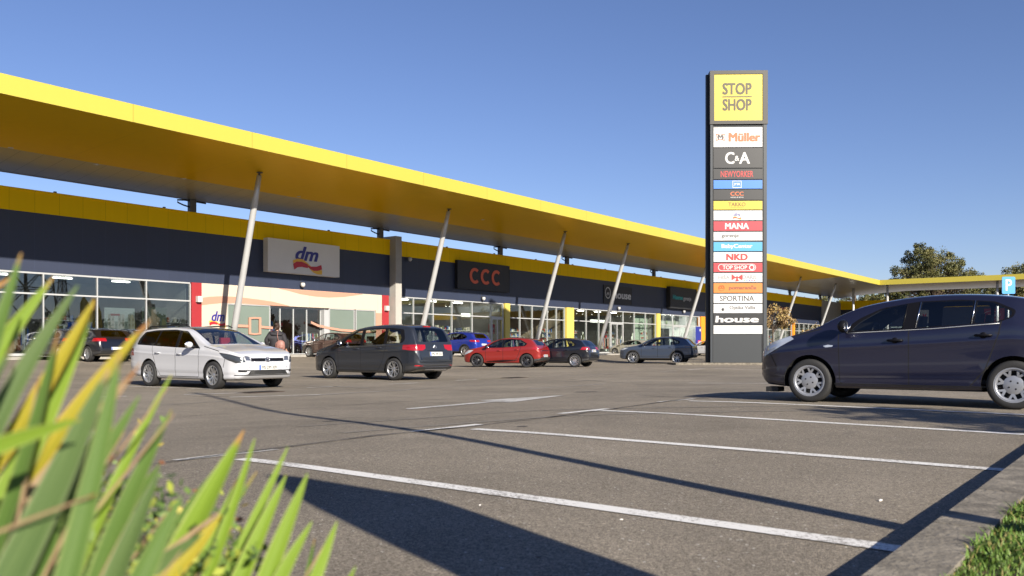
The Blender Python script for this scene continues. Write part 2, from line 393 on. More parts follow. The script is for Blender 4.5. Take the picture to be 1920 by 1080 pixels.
# grass
def grass(name, region, n, hh, cols, kind='stuff'):
    mb = MB()
    for i in range(n):
        x, y = region(); z = ground(x, y)+.06; h = random.uniform(*hh)*(.7+.5*(math.sin(x*5)*math.sin(y*6+2)+.6)); a = random.uniform(0, 6.28); w = h*random.uniform(.03,.055)+.0012
        bend = Vector((math.cos(a+1.3), math.sin(a+1.3), 0))*h*random.uniform(.2,1.0); s = Vector((math.cos(a), math.sin(a), 0))*w
        b = Vector((x,y,z)); m1 = b + bend*.35 + Vector((0,0,h*.6)); tpp = b + bend + Vector((0,0,h*random.uniform(.6,1)))
        mb.add([b-s, b+s, m1+s*.8, m1-s*.8, tpp], [(0,1,2,3),(3,2,4)], random.randrange(len(cols)))
    o = mb.build(name, cols, fix=False); return tag(o, 'short bright green grass growing on the verge behind the kerb', 'grass', kind=kind)
G1 = mat('grass_light', (.11,.19,.028), .6, noise=.2); G2 = mat('grass_mid', (.09,.17,.02), .6); G3 = mat('grass_dry', (.22,.19,.06), .7)
def reg():
    while True:
        u = random.random(); t = tk-1 + u*u*14; p = 44.195 + abs(random.gauss(0, .5))
        if random.random() < .35 and p > 44.4: continue
        q = loc_w(t, p)
        if math.sin(q.x*7)+math.sin(q.y*9+1) > -1.2 or random.random() < .3: return q.x, q.y
grass('grass', reg, 46000, (.018, .055), [G1, G1, G1, G2, G2, G3])
# ---------------------------------------------------------------- the long shop building
ZH = 4.69; ZYB = 7.60; ZPT = 8.71; ZTR = 3.55; T0, T1 = 22.0, 177.0; ZB = .42
def tx(px): return fz(px, 600)[0]
B = thing('retail_building', 'long dark grey retail building with a yellow parapet band and glass shopfronts', 'building', (-CW, 0, 0), TH)
def zb(t): q = loc_w(t, 1.0); return ground(q.x, q.y)+.13
mb = MB(); mb.box((T0, 0, ZH), (T1, .35, ZYB)); mb.build('facade_wall', M_dark, B)
mb = MB(); mb.box((T0, -.03, ZYB), (T1, .38, ZPT-.1)); mb.build('parapet', M_yel, B)
mb = MB(); mb.box((T0, -.07, ZPT-.1), (T1, .42, ZPT), 0)
for k in range(26): mb.box((T0+3+k*6, .05, ZPT), (T0+3.12+k*6, .17, ZPT+.09), 1)
mb.build('coping', [M_yel, M_post], B)
mb = MB(); mb.box((T0, .42, 8.15), (T1, 60, 8.3)); mb.box((T0-.35, 0, .2), (T0, 60, ZPT)); mb.box((T0,59.8,.2),(T1,60,8.15))
mb.build('roof', mat('roof_gravel', (.35,.34,.32), .9, noise=.2), B)
M_room = mat('shop_interior', (.30,.29,.27), .8, noise=.2, nscale=.6)
M_roomw = mat('shop_white_interior', (.55,.56,.55), .7)
M_floor = mat('shop_floor', (.25,.24,.22), .35)
M_shop = glass('shop_glass', (.88,.92,.90), 0, 1.5, .035)
M_shopd = glass('dark_shop_glass', (.60,.64,.65), 0, 1.6, .055)
# room shells behind the glass
def room(ta, tb, depth, m, name='shop_room', zc=4.9):
    mb = MB(); mb.box((ta, depth, .3), (tb, depth+.1, zc), 0); mb.box((ta-.05, .5, .3), (ta, depth, zc), 0); mb.box((tb, .5, .3), (tb+.05, depth, zc), 0)
    mb.box((ta, .36, zc), (tb, depth+.1, zc+.05), 0); mb.box((ta, .36, .35), (tb, depth, .47), 1)
    r_ = mb.build(name, [m, M_floor], B); x = ta+1.0
    while x < tb-1.2:
        for v in ((1.8, 4.2) if depth > 5.5 else (1.2, 2.4, 3.6)): MB().box((x, v, zc-.12), (x+1.0, v+.22, zc-.06)).build('added_light_strip', mat('added_strip_glow', (1,1,1), .5, emit=(1,.93,.82), es=9) if depth > 5.5 else mat('bright_added_strip_glow', (1,1,1), .5, emit=(1,.97,.92), es=34), r_)  # glowing strips added under the ceiling to brighten the shop rooms
        x += 3.4 if depth > 5.5 else 2.2
    return r_
def bay_glass(ts, ztr=ZTR, door=None, g=M_shop, fr=.05, z0=None, ztop=ZH):
    ta, tb = ts[0], ts[-1]; z0 = zb((ta+tb)/2)+.02 if z0 is None else z0
    mb = MB()
    mb.box((ta, .02, ztop-.09), (tb, .16, ztop-.002)); mb.box((ta, .02, z0), (tb, .16, z0+.12))
    for t in ts: mb.box((t-fr/2, .0, z0+.12), (t+fr/2, .17, ztop-.09))
    for i in range(len(ts)-1): mb.box((ts[i]+fr/2, .02, ztr-.04), (ts[i+1]-fr/2, .15, ztr+.04))
    f = mb.build('window_frame', M_frame, B)
    for i in range(len(ts)-1):
        mb = MB(); mb.box((ts[i]+fr/2, .08, z0+.12), (ts[i+1]-fr/2, .094, ztop-.09)); mb.build('pane', g, f)
    return f
left = [36.0, 38.8, 41.5, 44.2, 46.95, 49.7, 52.0, tx(82), tx(183), tx(275), tx(357)]
bay_glass(left, 3.62, g=M_shopd); room(T0, left[-1], 9, M_room)
mb = MB(); mb.box((T0, .05, .3), (36.0, .3, ZH)); mb.build('facade_wall', M_dark, B)
M_red = mat('red_cladding', (.30,.022,.028), .5, noise=.04)
for a, b in ((358.5, 377), (716, 728)):
    mb = MB(); mb.box((tx(a), -.06, zb(60)), (tx(b), .2, ZH-.003)); mb.build('red_pier', M_red, B)
# the cream drugstore front
M_cream = seam_mat('cream_panel', (.52,.44,.36), 3.1, .02, .6, .3, .02, streak=.02)
M_salm = mat('salmon_paint', (.48,.245,.175), .6)
M_frost = mat('frosted_glass', (.155,.195,.168), .18, spec=.8, coat=.4, noise=.04, nscale=.8)
c0, c1 = tx(377), tx(716); zt = 3.58; zc = zb(70)
def cz(cx, cy): return fz(350+cx/4.683, 520+cy/4.683)
mb = MB(); mb.box((c0, .0, zt), (c1, .2, ZH-.004)); mb.box((c0, 0, zc), (tx(427), .2, zt)); mb.box((tx(705), 0, zc), (c1, .2, zt))
mb.build('cream_panel', M_cream, B)
mb = MB()
mb.strip([cz(130,180), cz(200,170), cz(300,166), cz(420,170), cz(520,181), cz(640,196), cz(760,214), cz(900,250)],
         [cz(130,246), cz(200,236), cz(300,226), cz(420,225), cz(520,231), cz(640,240), cz(760,248), cz(900,254)], -.012, .0)
mb.build('salmon_wave', M_salm, B); mb = MB()
mb.strip([cz(815,96), cz(900,103), cz(1000,110), cz(1130,118), cz(1250,126), cz(1380,134), cz(1545,146)],
         [cz(815,100), cz(900,120), cz(1000,148), cz(1130,168), cz(1250,177), cz(1380,172), cz(1545,150)], -.012, .0)
mb.build('salmon_wave', M_salm, B); mb = MB()
mb.box((tx(705), -.012, zc), (c1-.02, -.001, 3.4)); mb.build('salmon_panel', M_salm, B)
wins = ((427, 507), (618, 665), (668, 704))
for a, b in wins:
    ta, tb = tx(a), tx(b); mb = MB()
    for q in ((ta, zt-.06, tb, zt), (ta, zc, tb, zc+.08)): mb.box((q[0], .02, q[1]), (q[2], .16, q[3]))
    mb.box((ta, .02, zc+.08), (ta+.05, .16, zt-.06)); mb.box((tb-.05, .02, zc+.08), (tb, .16, zt-.06))
    f = mb.build('window_frame', M_frame, B)
    mb = MB(); mb.box((ta+.05, .07, zc+.08), (tb-.05, .09, zt-.06)); mb.build('frosted_pane', M_frost, f)
mb = MB()
mb.strip([cz(395,420), cz(450,414), cz(540,418)], [cz(395,436), cz(450,438), cz(540,440)], -.03, .03)
mb.strip([cz(650,424), cz(700,430), cz(755,434)], [cz(650,446), cz(700,450), cz(755,455)], -.03, .03)
mb.strip([cz(548,352), cz(600,348), cz(650,352)], [cz(548,368), cz(600,364), cz(650,366)], -.03, .03)
mb.strip([cz(548,485), cz(600,492), cz(650,485)], [cz(548,500), cz(600,505), cz(650,500)], -.03, .03)
mb.strip([cz(545,354), cz(545,500)], [cz(563,354), cz(563,500)], -.034, .034); mb.strip([cz(635,354), cz(635,500)], [cz(652,354), cz(652,500)], -.034, .034)
mb.build('salmon_ribbon', M_salm, B); mb = MB()
mb.strip([cz(1090,385), cz(1150,413), cz(1250,436), cz(1350,453), cz(1560,468), cz(1660,466)],
         [cz(1090,405), cz(1150,434), cz(1250,456), cz(1350,473), cz(1560,488), cz(1660,484)], -.04, .0)
mb.build('salmon_ribbon', M_salm, B)
# entrance
da, db = tx(511), tx(617); mb = MB()
ds = [tx(512), tx(531), tx(556), tx(581), tx(607)]
for t in ds: mb.box((t-.035, .3, zc), (t+.035, .38, zt-.1))
mb.box((da, .28, zt-.12), (db, .4, zt)); mb.box((da, .28, zc), (db, .4, zc+.05)); mb.box((tx(607)+.04, .0, zc+.05), (tx(617), .28, zt-.12))
dr = mb.build('door', M_frame, B)
for i in range(4):
    mb = MB(); mb.box((ds[i]+.035, .33, zc+.05), (ds[i+1]-.035, .345, zt-.12)); mb.build('door_pane', M_shop, dr)
mb = MB(); mb.box((tx(556)-.1, .2, zt+.01), (tx(562), .28, zt+.08)); mb.build('door_sensor', M_black, dr)
room(left[-1]+.3, tx(729), 10, mat('drugstore_interior', (.22,.08,.075), .8, noise=.5, nscale=1.2))
# concrete fin
mb = MB(); mb.box((tx(730.5), -.6, .2), (tx(730.5)+.62, 2.0, 8.93)); mb.build('concrete_fin', M_conc, B)
# glass bays
bA = [tx(v) for v in (752, 776, 813, 848, 886, 921, 944)]; bB = [tx(v) for v in (955, 975.5, 998.6, 1027, 1044, 1059)]
bC = [tx(v) for v in (1075, 1100, 1123.6, 1145, 1169, 1190, 1211, 1230)]; bD = [tx(v) for v in (1237, 1262, 1287, 1312)]
bE = [tx(1325)] + [tx(v) for v in (1345, 1365, 1385, 1405, 1424, 1441, 1452, 1463, 1474, 1485)]; bF = [tx(v) for v in (1490, 1499, 1508, 1517, 1525, 1533, 1541)]
for b, rm, dp in ((bA, M_room, 8), (bB, mat('brown_shop_interior', (.26,.20,.15), .8, noise=.4, nscale=1), 7), (bC, M_room, 9), (bD, M_roomw, 5), (bE, M_room, 8), (bF, M_room, 8)):
    bay_glass(b, 3.5); room(b[0]-.2, b[-1]+.2, dp, rm)
M_yp = mat('yellow_pier_paint', (.62,.50,.11), .5, noise=.03)
M_or = mat('orange_pier_paint', (.75,.27,.02), .5)
for a, b, m in ((945, 954, M_yp), (1060.5, 1074, M_yp), (1230.7, 1236.3, M_yp), (1313, 1324.5, M_or), (1486, 1489.3, M_or)):
    mb = MB(); mb.box((tx(a), -.14, .3), (tx(b), .34, ZH-.003)); mb.build('painted_pier', m, B)
mb = MB(); mb.box((T1+.003, -.2, .2), (186.8, 1.2, 8.6)); mb.build('concrete_end_wall', M_conc, B)
# doors inside the bays
for a, b in ((921, 944), (1145, 1169), (1262, 1287)):
    t = tx(a); u = tx(b); mb = MB()
    mb.box((t+.03, -.02, .5), (t+.16, .06, 3.45)); mb.box((u-.16, -.02, .5), (u-.03, .06, 3.45)); mb.box((t+.16, -.02, 3.3), (u-.16, .06, 3.45)); mb.box(((t+u)/2-.05, -.02, .5), ((t+u)/2+.05, .06, 3.3))
    mb.build('door_frame', M_steel, B)
# --- stock behind the glass: racks, counters, posters, mannequins
CL = [mat('cloth_%s' % n, c, .8) for n, c in (('cream', (.5,.45,.38)), ('navy', (.03,.04,.09)), ('rust', (.3,.09,.04)), ('grey', (.2,.2,.2)), ('white', (.65,.65,.62)), ('olive', (.12,.12,.05)), ('red', (.4,.04,.04)), ('blue', (.05,.12,.35)))]
def rack(t, v, L, kind, label):
    o = thing('clothes_rack' if kind == 0 else 'display_shelf', label, 'rack' if kind == 0 else 'shelf', loc_w(t, -v, .47), TH, 'shop display racks')
    mb = MB()
    if kind == 0:
        mb.tube([(0,0,0),(0,0,1.5),(L,0,1.5),(L,0,0)], .02, 6); mb.build('rail', M_steel, o); mb = MB(); x = .08
        while x < L-.08:
            w = random.uniform(.03,.07); h = random.uniform(.7,1.1); mb.prism([(x,1.42),(x+w,1.42),(x+w+.01,1.42-h),(x-.01,1.42-h)], -.2, .2, 'y', random.randrange(len(CL))); x += w+.02
        mb.build('garments', CL, o)
    else:
        mb.box((0,.36,0),(L,.4,2.1)); 
        for k in range(5): mb.box((0,0,.1+k*.45),(L,.355,.13+k*.45))
        mb.build('shelves', M_white, o); mb = MB()
        for k in range(5):
            x = .05
            while x < L-.1:
                w = random.uniform(.06,.2); h = random.uniform(.1,.32)
                mb.box((x,.05,.131+k*.45),(x+w,.3,.131+k*.45+h), random.randrange(len(CL))); x += w+random.uniform(.01,.08)
        mb.build('goods', CL, o)
def where(t):
    for a, b, s in ((T0, left[-1], 'behind the big left shop window'), (c0, c1, 'inside the drugstore entrance'), (bA[0], bA[-1], 'below the orange lettered sign'), (bB[0], bB[-1], 'between the two yellow piers'), (bC[0], bC[-1], 'in the mannequin window'), (bD[0], 999, 'in the far white shop window')):
        if a <= t <= b: return s
    return 'behind the shop glass'
k = 0
spots = []
for b, stp in ((left[6:], 3.0), ([da, db], 1.35), (bA, 2.3), (bB, 1.9), (bC, 2.9), (bE, 4.5), (bF, 5.0)):
    t = b[0]+.4; 
    while t < b[-1]-1.0: spots.append((t, .9 + (k % 3)*.9, k % 2)); t += stp; k += 1
words = ('first', 'second', 'third', 'fourth', 'fifth', 'sixth', 'seventh', 'eighth', 'ninth', 'tenth')
cnt = {}
for t, v, kd in spots:
    w = where(t); key = (w, kd); cnt[key] = cnt.get(key, -1)+1
    rack(t, v, 1.2 if da < t < db else 1.7, kd, ('rail of hanging garments ' if kd == 0 else 'white shelving full of goods ') + w + ', %s from the left' % words[cnt[key] % 10])
M_man = mat('mannequin_white', (.75,.74,.68), .4); M_mank = CL
def mannequin(t, v, label, top, z=.75):
    o = thing('mannequin', label, 'mannequin', loc_w(t, -v, z), TH, 'shop window mannequins')
    mb = MB(); mb.tube([(-.08,0,0),(-.08,0,.45),(-.07,0,.85)], [.04,.055,.085], 8); mb.tube([(.08,.03,0),(.08,.02,.45),(.07,0,.85)], [.04,.055,.085], 8)
    mb.lathe([(0,1.76),(.06,1.74),(.085,1.66),(.075,1.56),(.045,1.5),(.05,1.44)], 10); mb.tube([(-.2,0,1.38),(-.25,.02,1.1),(-.2,-.1,.88)], [.045,.035,.025], 8); mb.tube([(.2,0,1.38),(.26,.02,1.1),(.25,-.02,.82)], [.045,.035,.025], 8)
    mb.build('figure', M_man, o)
    mb = MB(); mb.lathe([(.17,.8),(.16,1.0),(.145,1.12),(.19,1.32),(.2,1.4),(.1,1.46),(.05,1.47)], 12, M=Matrix.Diagonal((1.1,.65,1,1))); mb.build('garment', top, o)
mannequin(tx(1087), .7, 'white mannequin in the window just right of the pale yellow pier', CL[4])
mannequin(tx(1104), .7, 'mannequin in an olive top, second from the pale yellow pier', CL[5])
mannequin(tx(1178), .7, 'mannequin in a cream dress right of the shop door', CL[0])
mannequin(tx(1197), .7, 'white mannequin next to the one in the cream dress', CL[4])
mannequin(tx(828), 1.2, 'dark clothed mannequin behind the leaning column by the concrete fin', CL[3], .55)
M_lamp = mat('lamp_glow', (1,1,1), .5, emit=(1,.95,.85), es=7)
i = 0
for pxs in ((1080, 1093, 1101, 1112, 1129, 1177, 1183, 1201, 1219), (765, 790, 858, 865, 960, 1048)):
    for px in pxs:
        o = thing('ceiling_spot', ('ceiling spotlight in the fashion shop window, %s from the left' % words[i] if i < 9 else 'ceiling spotlight in the window under the orange lettered sign, %s from the left' % words[i-9]), 'spotlight', loc_w(tx(px), -1.2, ZH-.25), TH, 'shop ceiling spotlights'); i += 1
        mb = MB(); mb.lathe([(.05,.02),(.07,-.2),(.0,-.2)], 10); mb.lathe([(.012,.02),(.012,.42)], 6); mb.build('housing', M_white, o)
        mb = MB(); mb.lathe([(0,-.205),(.06,-.205),(.06,-.202)], 10); mb.build('bulb', M_lamp, o)
# posters and boxes
def panel(name, label, cat, pts, m, v, extra=None):
    (ta, za), (tb, zb_) = pts; o = thing(name, label, cat, loc_w(ta, -v, za), TH); w = tb-ta; h = zb_-za
    mb = MB(); mb.box((0,0,0),(w,.03,h)); mb.build('board', m, o)
    if extra: extra(o, w, h)
    return o
def city(o, w, h):
    ms = [mat('print_%d' % i, c, .7) for i, c in enumerate(((.30,.33,.28), (.45,.42,.34), (.55,.50,.42), (.16,.17,.15), (.35,.05,.04)))]
    mb = MB(); 
    for i in range(9):
        a = w*i/9; b = w*(i+1)/9; hh = h*(.35+.4*abs(math.sin(i*2.1)))
        mb.box((a,-.006,.02),(b-.02,-.001,hh), i % 3)
        for k in range(int(hh/.3)): mb.box((a+.06,-.009,.15+k*.3),(a+.12,-.0065,.28+k*.3), 3)
    mb.box((w*.2,-.012,h*.62),(w*.5,-.0095,h*.72), 4); mb.build('print', ms, o)
panel('window_poster', 'large pale poster of town houses inside the left shop window', 'poster', (fz(205,616), fz(262,578)), mat('poster_paper', (.62,.66,.62), .6), .5, city)
panel('window_poster', 'grey green poster with a blurred figure beside the town house poster', 'poster', (fz(276,616), fz(322,577)), mat('poster_green', (.16,.18,.13), .6), .5,
      lambda o, w, h: MB().lathe([(0,.02),(.35,.02),(.38,h*.5),(.15,h*.62),(.17,h*.8),(.1,h*.92),(0,h*.93)], 10, M=T(.7,-.01,0)@Matrix.Diagonal((1,.03,1,1))).build('print', mat('skin_print', (.5,.38,.25), .7), o))
for i in range(3):
    o = thing('storage_box', ('blue plastic storage box at the bottom of the pile behind the left window', 'blue plastic storage box in the middle of the pile behind the left window', 'blue plastic storage box topmost of the pile behind the left window')[i], 'box', loc_w(tx(153), -.9, 1.5+i*.27), TH, 'blue storage boxes')
    mb = MB(); mb.prism([(0,0),(1.0,0),(1.03,.24),(-.03,.24)], 0, .5); mb.build('tub', mat('blue_plastic', (.02,.12,.55), .4), o)
    mb = MB(); mb.box((-.05,-.03,.24),(1.05,.53,.265)); mb.build('lid', MATS['blue_plastic'], o)
mb = MB(); 
o = thing('display_table', 'low white table carrying the blue storage boxes behind the window', 'table', loc_w(tx(150), -.8, .47), TH)
mb.box((0,-.1,.98),(1.8,.8,1.02)); mb.build('tabletop', M_white, o)
for q in ((.05,0),(1.7,0),(.05,.7),(1.7,.7)): mb = MB(); mb.box((q[0],q[1],0),(q[0]+.05,q[1]+.05,.98)); mb.build('leg', M_white, o)
panel('window_poster', 'red poster on the shop door glass left of the gold pier', 'poster', (fz(922,626), fz(933,608)), mat('poster_red', (.5,.03,.03), .5), .3,
      lambda o, w, h: MB().box((.1,-.006,h*.55),(w-.1,-.001,h*.62)).box((.1,-.006,h*.4),(w-.15,-.001,h*.47)).build('print', M_white, o))
def kiosk(o, w, h):
    MB().box((w*.25,-.006,h*.05),(w*.8,-.001,h*.35)).build('frame_print', mat('poster_red2', (.6,.05,.07), .5), o)
    MB().box((w*.33,-.012,h*.09),(w*.72,-.0065,h*.3)).box((w*.45,-.006,h*.78),(w*.6,-.001,h*.9)).build('print', M_white, o)
panel('window_poster', 'dark blue poster with a red frame beside the orange pier', 'poster', (fz(1303,652), fz(1318,613)), mat('poster_blue', (.02,.03,.22), .5), -.12, kiosk)
panel('light_panel', 'long white lit panel hanging inside the shop window left of the door', 'panel', (fz(1128,604), fz(1160,600)), mat('panel_glow', (.8,.8,.78), .5, emit=(1,.97,.9), es=.6), 1.3)
panel('light_panel', 'white box panel hanging in the window under the black sign', 'panel', (fz(888,593), fz(905,587)), MATS['panel_glow'], 1.3)
def ring(o, w, h):
    MB().lathe([(.62,-.01),(.7,-.01),(.7,.0),(.62,.0)], 28, M=T(w/2,-.01,h*.6)@Matrix.Rotation(R(90),4,'X'), closed=True).lathe([(.28,-.01),(.34,-.01),(.34,.0),(.28,.0)], 24, M=T(w/2,-.01,h*.6)@Matrix.Rotation(R(90),4,'X'), closed=True).build('emblem_print', M_trim, o)
panel('wall_panel', 'pale green wall panel with round emblem at the end of the fashion shop window', 'panel', (fz(1206,650), fz(1229,592)), mat('mint_board', (.38,.45,.38), .6), 1.0, ring)
panel('wall_panel', 'slanting black fitting inside the far white shop', 'panel', (fz(1240,652), fz(1290,616)), M_black, 2.4)
panel('banner', 'white header banner with small grey plants across the far white shop', 'banner', (fz(1238,612), fz(1292,592)), M_white, 1.2,
      lambda o, w, h: [MB().tube([(a,-.01,h*.2),(a+.1,-.02,h*.45),(a+.05,-.01,h*.7)], [.12,.08,.02], 8).build('plant_print', mat('sage', (.25,.3,.2), .7), o) for a in (1.2, 3.8, 5.9)])

# --- signs on the facade
def signbox(name, label, px0, px1, ytop, ybot, p, m, side=None, cat='sign'):
    (ta, za) = fz(px0, ytop, p); (tb, _) = fz(px1, ytop, p); z1 = za; z0 = fz(px0, ybot, p)[1]
    o = thing(name, label, cat, loc_w(ta, p, z0), TH); w = tb-ta; h = z1-z0
    mb = MB(); mb.box((0,0,0),(w,p-.005,h)); mb.box((-.02,-.015,-.02),(0,p-.006,h+.02)); mb.box((w,-.015,-.02),(w+.02,p-.006,h+.02)); mb.box((0,-.015,-.02),(w,p-.006,0)); mb.box((0,-.015,h),(w,p-.006,h+.02))
    mb.build('box', m, o); return o, w, h
M_navy = mat('letter_navy', (.03,.03,.22), .4); M_lred = mat('letter_red', (.5,.02,.03), .4); M_lyel = mat('letter_yellow', (.8,.45,.04), .4); M_lor = mat('letter_orange', (.72,.12,.05), .45)
M_lwh = mat('letter_white', (.55,.55,.55), .45)
def swoosh(parent, x, z, w, y):
    def pt(a, b): return (x+a*w, z+b*w)
    MB().strip([pt(0,-.02), pt(.12,.05), pt(.3,.06), pt(.5,.0)], [pt(.04,-.17), pt(.15,-.1), pt(.3,-.08), pt(.5,-.1)], y-.012, y-.008).strip([pt(.42,.0), pt(.6,-.05), pt(.8,-.04), pt(.97,.02)], [pt(.55,-.1), pt(.7,-.16), pt(.85,-.15), pt(1,-.1)], y-.012, y-.008).build('red_swoosh', M_lred, parent)
    MB().strip([pt(0,.08), pt(.15,.13), pt(.32,.13), pt(.5,.03), pt(.68,-.09), pt(.85,-.13), pt(1,-.12)], [pt(0,.0), pt(.15,.05), pt(.32,.06), pt(.5,-.06), pt(.68,-.2), pt(.85,-.25), pt(1,-.24)], y-.007, y).build('yellow_swoosh', M_lyel, parent)
M_sgrey = mat('sign_grey', (.72,.70,.65), .55, noise=.03, nscale=1)
o, w, h = signbox('fascia_sign', 'large light grey sign box with blue letters over a red and yellow wave', 502.6, 636, 446, 508, .45, M_sgrey)
text('letters', 'dm', M_navy, o, T(w*.525,-.02,h*.64), w*.31, h*.42, .04, .3); swoosh(o, w*.33, h*.31, w*.41, -.02)
o, w, h = signbox('fascia_sign', 'black sign box with three orange round letters', 858, 955, 487.5, 540, .28, mat('sign_black', (.012,.013,.018), .5))
for i in range(3):
    cx_, cz_, rx_, rz_ = w*(.315+i*.21), h*.5, w*.1, h*.29; an = [R(48+k*264/16) for k in range(17)]
    MB().strip([(cx_+rx_*math.cos(a), cz_+rz_*math.sin(a)) for a in an], [(cx_+rx_*.56*math.cos(a), cz_+rz_*.62*math.sin(a)) for a in an], -.03, -.016).build('letter', M_lor, o)
o, w, h = signbox('fascia_sign', 'thin black sign board with white round emblem and chunky white word', 1132, 1184, 534, 568, .06, MATS['sign_black'])
text('letters', 'house', M_lwh, o, T(w*.66,-.02,h*.52), w*.62, h*.42, .04, .05)
MB().lathe([(.30,-.02),(.36,-.02),(.36,.0),(.30,.0)], 24, M=T(w*.14,-.03,h*.58)@Matrix.Rotation(R(90),4,'X')@Matrix.Diagonal((1.5,1.6,1,1)), closed=True).strip([(w*.08,h*.45),(w*.12,h*.62),(w*.14,h*.5),(w*.17,h*.64),(w*.2,h*.46)], [(w*.07,h*.40),(w*.12,h*.55),(w*.14,h*.42),(w*.17,h*.57),(w*.21,h*.40)], -.03, -.016).build('emblem', M_lwh, o)
o, w, h = signbox('fascia_sign', 'dark grey sign box with turquoise and white words near the tall pylon', 1257, 1306, 537, 577, .5, mat('sign_charcoal', (.02,.021,.024), .5))
text('letters_turquoise', 'Hisense', mat('letter_turq', (.02,.42,.42), .4), o, T(w*.27,-.02,h*.52), w*.36, h*.2, .03); text('letters_white', 'gorenje', M_lwh, o, T(w*.63,-.02,h*.47), w*.30, h*.24, .02)
o, w, h = signbox('fascia_sign', 'orange letters with white square emblem on the dark wall right of the pylon', 1452, 1480, 574, 588, .06, M_dark)
text('letters', 'Müller', M_lor, o, T(w*.62,-.03,h*.5), w*.68, h*.9, .03); text('emblem', 'M', M_lwh, o, T(w*.12,-.03,h*.75), w*.2, h*.45, .04); text('emblem', 'M', M_lwh, o, T(w*.12,-.03,h*.2), w*.2, h*.45, .04)
# small sign on the cream wall
ta, za = fz(396, 609); tb, _ = fz(421, 585); o = thing('wall_sign', 'small blue letters over red and yellow wave on the cream wall', 'sign', loc_w(tx(391.5), .0, fz(400, 612)[1]), TH)
text('letters', 'dm', M_navy, o, T(.62,-.012,.60), .86, .56, .035, .3); swoosh(o, .02, .22, 1.12, -.002)
# wall lamps, cameras, alarm box
for i, (px, py, lb) in enumerate(((371, 561, 'white cube wall lamp on the left red pier'), (723, 578, 'white cube wall lamp on the right red pier'))):
    t, z = fz(px, py, .06); o = thing('wall_lamp', lb, 'lamp', loc_w(t, .06, z), TH, 'wall lamps')
    MB().box((-.15,-.24,-.17),(.15,-.02,.17)).build('housing', M_white, o); MB().box((-.08,-.02,-.08),(.08,.0,.08)).build('bracket', M_steel, o)
for i, (px, py, lb) in enumerate(((567, 534, 'white dome security camera under the grey sign with blue letters'), (906, 560, 'white dome security camera under the black sign with orange letters'), (1160, 578, 'white security camera under the thin black sign board'), (1282, 584.5, 'white security camera under the dark sign by the pylon'), (768, 486, 'small white device on the dark wall beside the concrete fin'))):
    t, z = fz(px, py, .2); o = thing('security_camera', lb, 'camera', loc_w(t, .05, z), TH, 'wall security cameras')
    MB().lathe([(0,.12),(.13,.12),(.15,.02),(.15,-.03),(.11,-.12),(0,-.16)], 12, M=T(0,-.2,0)).build('dome', M_white, o)
    MB().box((-.04,-.2,.1),(.04,.04,.16)).box((-.012,.03,.16),(.012,.045,.8)).build('bracket', M_post, o)

# ---------------------------------------------------------------- canopy, columns, posts
ZS = 9.35+CAMH; PF = 10.45; PB = -.2; PK_ = 3.1; TIL = math.tan(R(3.2)); TWC = 170.9; TWF = 186.8
C = thing('canopy', 'long flat canopy with bright yellow fascia and glossy soffit over the shopfronts', 'canopy', (-CW, 0, 0), TH)
def soffit_mat():
    m = mat('soffit_metal', (.50,.47,.42), .28, .7); n = m.node_tree.nodes; l = m.node_tree.links; b = P(m)
    tc = n.new('ShaderNodeTexCoord'); sp = n.new('ShaderNodeSeparateXYZ'); l.new(tc.outputs['Object'], sp.inputs[0])
    prev = None
    for ax, st, w in ((0, 1.0, .025), (1, 6.0, .03)):
        d = n.new('ShaderNodeMath'); d.operation = 'DIVIDE'; d.inputs[1].default_value = st; l.new(sp.outputs[ax], d.inputs[0])
        f = n.new('ShaderNodeMath'); f.operation = 'FRACT'; l.new(d.outputs[0], f.inputs[0])
        lt = n.new('ShaderNodeMath'); lt.operation = 'LESS_THAN'; lt.inputs[1].default_value = w/st; l.new(f.outputs[0], lt.inputs[0])
        if prev is None: prev = lt.outputs[0]
        else:
            mx = n.new('ShaderNodeMath'); mx.operation = 'MAXIMUM'; l.new(prev, mx.inputs[0]); l.new(lt.outputs[0], mx.inputs[1]); prev = mx.outputs[0]
    mx = n.new('ShaderNodeMix'); mx.data_type = 'RGBA'; l.new(prev, mx.inputs[0]); mx.inputs[6].default_value = (.50,.47,.42,1); mx.inputs[7].default_value = (.25,.25,.24,1)
    l.new(mx.outputs[2], b.inputs['Base Color']); return m
M_sof = soffit_mat()
FH = .72
def zs_(p): return ZS-(PF-p)*TIL if p >= PK_ else ZS-(PF-PK_)*TIL-(PK_-p)*math.tan(R(8))
ZBK = zs_(PB)
mb = MB(); mb.prism([(-PF+.04, ZS), (-PK_, zs_(PK_)), (-PK_, zs_(PK_)+.2), (-PF+.04, ZS+.1)], T0, TWF+1.2, 'x'); mb.prism([(-PK_, zs_(PK_)), (-PB, ZBK), (-PB, ZBK+.2), (-PK_, zs_(PK_)+.2)], T0, TWF+1.2, 'x'); mb.build('soffit', M_sof, C)
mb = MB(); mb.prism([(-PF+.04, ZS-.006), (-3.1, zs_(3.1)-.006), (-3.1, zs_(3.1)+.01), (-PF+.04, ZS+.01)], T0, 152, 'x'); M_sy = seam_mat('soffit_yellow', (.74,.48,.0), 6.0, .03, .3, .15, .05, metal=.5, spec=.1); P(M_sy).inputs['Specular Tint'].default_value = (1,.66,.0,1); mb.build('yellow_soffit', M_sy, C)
mb = MB(); mb.box((TWC+.04, -PF-80, ZS+.001), (TWF+1.2, -PF+.035, ZS+.1)); mb.build('soffit', M_sof, C)
mb = MB(); mb.box((T0, -PF, ZS-.02), (TWC, -PF+.04, ZS+FH)); mb.box((TWC, -PF-80, ZS-.02), (TWC+.04, -PF+.04, ZS+FH)); mb.build('fascia', M_yelf, C)
